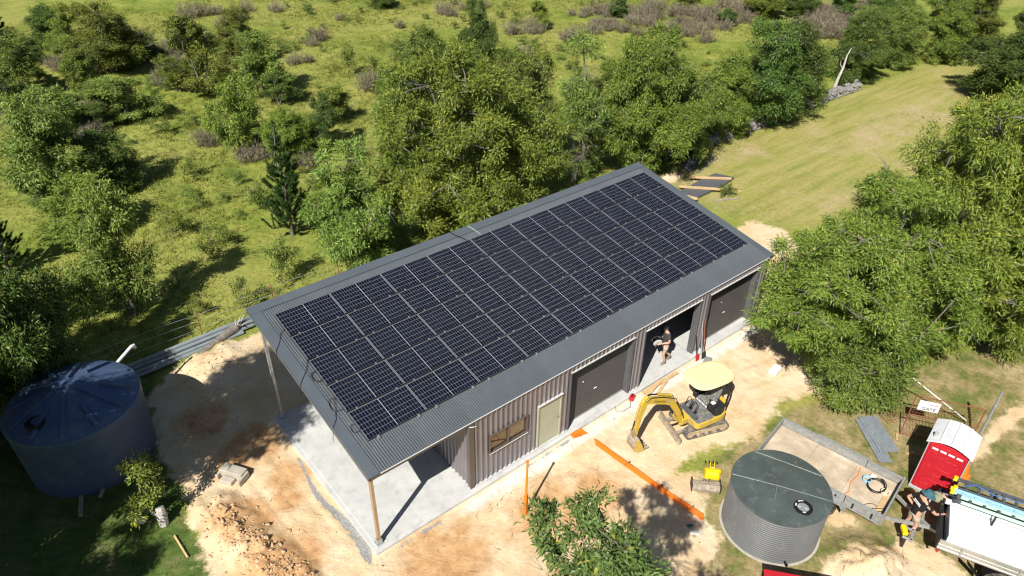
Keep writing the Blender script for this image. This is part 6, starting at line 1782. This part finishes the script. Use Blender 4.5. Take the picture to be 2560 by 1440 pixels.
# ------------------------------------------------------------------ people
def skin_mesh(name, pts, edges, mat, parent, root=0, sub=1):
    """pts: list of (x,y,z,r)"""
    me = bpy.data.meshes.new(name)
    me.from_pydata([p[:3] for p in pts], edges, [])
    me.materials.append(mat)
    o = bpy.data.objects.new(name, me); COL.objects.link(o); o.parent = parent
    sk = o.modifiers.new('skin', 'SKIN'); sk.use_smooth_shade = True
    if not me.skin_vertices:
        try: me.skin_vertices.new()
        except Exception: pass
    d = me.skin_vertices[0].data
    for i, p in enumerate(pts):
        r = p[3]
        d[i].radius = (r, r) if not isinstance(r, tuple) else r
        d[i].use_root = (i == root)
    ss = o.modifiers.new('sub', 'SUBSURF'); ss.levels = sub; ss.render_levels = sub
    return o

def lerp(a, b, t): return tuple(a[i]*(1-t)+b[i]*t for i in range(3))

def person(loc, rz, J, label, shirt, shorts, hat, boots, cap=False, sleeve=0.62, short=0.62, socks=None):
    """J: joint dict in local coordinates, +X is where the person faces"""
    root = empty('person', loc, rz); tag(root, label, 'person')
    pts, edges = [], []
    def v(p, r): pts.append((*p, r)); return len(pts)-1
    pel = v(J['pelvis'], 0.135); waist = v(lerp(J['pelvis'], J['chest'], 0.45), 0.125); ch = v(J['chest'], 0.15)
    nk = v(J['neck'], 0.062); jaw = v(lerp(J['neck'], J['head'], 0.55), 0.068); hd = v(J['head'], 0.098)
    up = Vector(J['head'])-Vector(J['neck']); up.normalize()
    crown = v(tuple(Vector(J['head'])+up*0.075), 0.078)
    fc = Vector(J.get('face', (1, 0, 0))).normalized()
    nose = v(tuple(Vector(J['head'])+fc*0.105-up*0.03), 0.018)
    chin = v(tuple(Vector(J['head'])+fc*0.06-up*0.085), 0.04)
    edges += [(pel, waist), (waist, ch), (ch, nk), (nk, jaw), (jaw, hd), (hd, crown), (hd, nose), (jaw, chin)]
    limb = {}
    for s in 'LR':
        sh = v(J['sh'+s], 0.075); am = v(lerp(J['sh'+s], J['el'+s], 0.5), 0.056); el = v(J['el'+s], 0.046); fm = v(lerp(J['el'+s], J['wr'+s], 0.45), 0.043); wr = v(J['wr'+s], 0.030)
        d = (Vector(J['wr'+s])-Vector(J['el'+s])).normalized()
        side = d.cross(Vector((0, 0, 1)))
        if side.length < 0.1: side = Vector((0, 1, 0))
        side.normalize(); nrm = side.cross(d)
        palm = v(tuple(Vector(J['wr'+s])+d*0.065), 0.030)
        edges += [(ch, sh), (sh, am), (am, el), (el, fm), (fm, wr), (wr, palm)]
        for q_, (off, ln) in enumerate(((-0.030, 0.070), (-0.010, 0.082), (0.010, 0.078), (0.030, 0.062))):
            b0 = Vector(J['wr'+s])+d*0.10+side*off
            a = v(tuple(b0), 0.011); b_ = v(tuple(b0+d*ln*0.55-nrm*0.012), 0.009); c_ = v(tuple(b0+d*ln*0.8-nrm*0.035), 0.008)
            edges += [(palm, a), (a, b_), (b_, c_)]
        th = v(tuple(Vector(J['wr'+s])+d*0.055+side*(0.048 if s == 'L' else -0.048)), 0.012); t2_ = v(tuple(Vector(J['wr'+s])+d*0.10+side*(0.060 if s == 'L' else -0.060)-nrm*0.02), 0.010)
        edges += [(palm, th), (th, t2_)]
        hp = v(J['hp'+s], 0.098); tm_ = v(lerp(J['hp'+s], J['kn'+s], 0.5), 0.080); kn = v(J['kn'+s], 0.060); cf = v(lerp(J['kn'+s], J['an'+s], 0.35), 0.058); an = v(J['an'+s], 0.040); to = v(J['to'+s], 0.036)
        edges += [(pel, hp), (hp, tm_), (tm_, kn), (kn, cf), (cf, an), (an, to)]
    skin_mesh('body', pts, edges, M['skin'], root)
    # shirt
    P, E_ = [], []
    def w(p, r): P.append((*p, r)); return len(P)-1
    a0_ = w(lerp(J['pelvis'], J['chest'], -0.18), 0.150); a = w(lerp(J['pelvis'], J['chest'], 0.06), 0.158); b_ = w(lerp(J['pelvis'], J['chest'], 0.5), 0.150); c_ = w(J['chest'], 0.172); n_ = w(lerp(J['chest'], J['neck'], 0.72), 0.088)
    E_ += [(a0_, a), (a, b_), (b_, c_), (c_, n_)]
    for s in 'LR':
        x = w(J['sh'+s], 0.092); y = w(lerp(J['sh'+s], J['el'+s], sleeve*0.55), 0.080); z = w(lerp(J['sh'+s], J['el'+s], sleeve), 0.076)
        E_ += [(c_, x), (x, y), (y, z)]
    sh_o = skin_mesh('shirt', P, E_, shirt, root)
    # shorts
    P, E_ = [], []
    a = w(lerp(J['pelvis'], J['chest'], 0.10), 0.150); b_ = w(J['pelvis'], 0.152); E_ += [(a, b_)]
    for s in 'LR':
        x = w(J['hp'+s], 0.118); y = w(lerp(J['hp'+s], J['kn'+s], short*0.55), 0.105); z = w(lerp(J['hp'+s], J['kn'+s], short), 0.100)
        E_ += [(b_, x), (x, y), (y, z)]
    skin_mesh('shorts', P, E_, shorts, root)
    for s in 'LR':
        an, to = Vector(J['an'+s]), Vector(J['to'+s])
        P = []
        a = w(tuple(an+(Vector(J['kn'+s])-an).normalized()*0.10), 0.056); b_ = w(tuple(an+Vector((0,0,-0.01))), 0.060); c_ = w(tuple(to*0.6+an*0.4+Vector((0,0,-0.015))), 0.050); d_ = w(tuple(to), 0.048)
        skin_mesh('boot', P, [(0,1),(1,2),(2,3)], boots, root)
    # eyes and hair
    hd_ = Vector(J['head']); sd = up.cross(fc).normalized()
    for s in (-1, 1):
        b = MB(); b.ell(hd_+fc*0.088+sd*s*0.033+up*0.008, (0.012,0.012,0.012), 8, 6); b.build('eye', M['ink'], root, True)
        b = MB(); b.ell(hd_+sd*s*0.098-up*0.005, (0.016,0.016,0.028), 8, 6); b.build('ear', M['skin'], root, True)
    b = MB(); b.ell(hd_-fc*0.022+up*0.015, (0.108,0.108,0.10), 14, 10); b.build('hair', M['hair'], root, True)
    rotm = Matrix((fc-up*fc.dot(up), sd, up)).transposed()
    b = MB()
    if cap:
        prof = [(0.118,0.0),(0.120,0.03),(0.108,0.075),(0.070,0.108),(0.001,0.118)]
    else:
        prof = [(0.205,-0.03),(0.17,-0.004),(0.125,0.006),(0.120,0.05),(0.108,0.095),(0.075,0.112),(0.001,0.116)]
    b.lathe(prof, 24)
    b.v = [tuple(hd_+up*0.045+rotm @ Vector(p)) for p in b.v]
    ht_ = b.build('hat', hat, root, True)
    if cap:
        b = MB(); b.slab([(0.07,-0.09),(0.15,-0.085),(0.20,-0.045),(0.215,0),(0.20,0.045),(0.15,0.085),(0.07,0.09)], -0.006, 0.006)
        b.v = [tuple(hd_+up*0.055+rotm @ Vector(p)) for p in b.v]; b.build('peak', hat, ht_)
    return root, sh_o

# worker walking out of the open doorway with a white reel
J1 = dict(pelvis=(0,0,0.96), chest=(0.05,0,1.36), neck=(0.07,0,1.52), head=(0.11,0,1.66), face=(1,0,-0.25),
          shL=(0.05,0.19,1.44), elL=(0.02,0.27,1.16), wrL=(0.26,0.16,1.08), shR=(0.05,-0.19,1.44), elR=(0.03,-0.27,1.16), wrR=(0.27,-0.15,1.10),
          hpL=(0,0.09,0.90), knL=(0.10,0.10,0.50), anL=(-0.02,0.10,0.11), toL=(0.16,0.11,0.05), hpR=(0,-0.09,0.90), knR=(-0.06,-0.10,0.50), anR=(-0.34,-0.10,0.18), toR=(-0.20,-0.10,0.05))
p1, s1 = person((12.42,0.30,0.0), R(158), J1, 'person in charcoal shirt, cap and shorts carrying a white reel from doorway', M['shirt_grey'], M['khaki'], M['frp'], M['boot'], cap=True)
b = MB(); b.box((0.215,0.05,1.30),(0.008,0.07,0.09)); b.build('chest_print', M['galv'], p1)
re_ = empty('cable_reel', Matrix.Translation((12.42,0.30,0)) @ Matrix.Rotation(R(158),4,'Z') @ Vector((0.40,0.0,1.13)), R(158)); tag(re_, 'white cable reel held by the person in the doorway', 'cable reel')
b = MB(); b.lathe([(0.03,-0.10),(0.17,-0.10),(0.17,-0.08),(0.10,-0.07),(0.10,0.07),(0.17,0.08),(0.17,0.10),(0.03,0.10)], 28); o = b.build('drum', M['white'], re_, True); o.rotation_euler = (R(70),0,0)
b = MB(); b.lathe([(0.105,-0.075),(0.14,-0.07),(0.14,0.07),(0.105,0.075)], 28); o2 = b.build('winding', M['black'], re_, True); o2.rotation_euler = (R(70),0,0)
b = MB(); b.tube([(0.0,0.05,-0.12),(0.08,0.09,-0.20),(0.02,0.02,-0.30)], 0.02, 6); b.build('cable_end', M['black'], re_, True)

def shirt_print(root, c, n, along, rows, wdt):
    """white lettering block on the back: c centre, n outward normal, along text direction"""
    n = Vector(n).normalized(); x = Vector(along).normalized(); x = (x-n*x.dot(n)).normalized(); y = n.cross(x)
    rg = np.random.RandomState(5)
    mt = Matrix((x, y, n)).transposed()
    for k, (dy, h_) in enumerate(rows):
        b = MB(); u_ = -wdt/2
        while u_ < wdt/2:
            ww = 0.018+0.016*rg.rand()
            b.box(Vector(c)+x*(u_+ww/2)+y*dy, (ww*0.82, h_, 0.004), mt); u_ += ww
        b.build('shirt_print', M['print'], root)
# worker in black standing at the hitch, leaning to the truck
J2 = dict(pelvis=(0,0,0.92), chest=(0.06,0,1.33), neck=(0.09,0,1.49), head=(0.13,0,1.61), face=(0.85,0,-0.5),
          shL=(0.06,0.20,1.41), elL=(0.28,0.34,1.18), wrL=(0.56,0.30,1.10), shR=(0.05,-0.20,1.41), elR=(-0.12,-0.36,1.18), wrR=(0.0,-0.19,1.00),
          hpL=(0,0.09,0.86), knL=(0.08,0.13,0.47), anL=(-0.02,0.14,0.10), toL=(0.17,0.16,0.05), hpR=(0,-0.09,0.86), knR=(0.02,-0.12,0.47), anR=(-0.10,-0.13,0.10), toR=(0.08,-0.15,0.05))
J2m = {k: (v[0], -v[1], v[2]) for k, v in J2.items()}
for a_ in ('sh','el','wr','hp','kn','an','to'): J2m[a_+'L'], J2m[a_+'R'] = J2m[a_+'R'], J2m[a_+'L']
p2, s2 = person((12.22,-9.15,GZ), R(-32), J2m, 'person in black shirt and teal bucket hat leaning over the truck tailgate', M['shirt_black'], M['khaki'], M['teal_hat'], M['boot'])
nb = Vector((-0.95,0,0.28)).normalized()
shirt_print(p2, Vector((0.05,0,1.28))+nb*0.170, nb, (0.0,-1,0.0), ((0.03,0.035),(-0.015,0.03)), 0.26)
# worker in navy bent over beside the tray
J3 = dict(pelvis=(0,0,0.94), chest=(0.38,0,1.12), neck=(0.54,0,1.15), head=(0.67,0,1.16), face=(0.6,0,-0.8),
          shL=(0.39,0.20,1.14), elL=(0.48,0.27,0.88), wrL=(0.66,0.16,0.76), shR=(0.39,-0.20,1.14), elR=(0.48,-0.28,0.88), wrR=(0.68,-0.18,0.78),
          hpL=(0,0.09,0.86), knL=(0.06,0.10,0.47), anL=(-0.08,0.10,0.10), toL=(0.11,0.11,0.05), hpR=(0,-0.09,0.86), knR=(0.04,-0.10,0.47), anR=(-0.14,-0.10,0.10), toR=(0.05,-0.11,0.05))
p3, s3 = person((13.60,-9.60,GZ), R(160), J3, 'person in navy shirt and khaki hat bent over the trailer hitch', M['shirt_navy'], M['shirt_navy'], M['khaki_hat'], M['boot'], short=1.3)
nb = Vector((-0.42,0,0.90)).normalized()
shirt_print(p3, Vector((0.22,0,1.04))+nb*0.172, nb, (0.0,-1,0.0), ((0.05,0.02),(0.0,0.035)), 0.24)
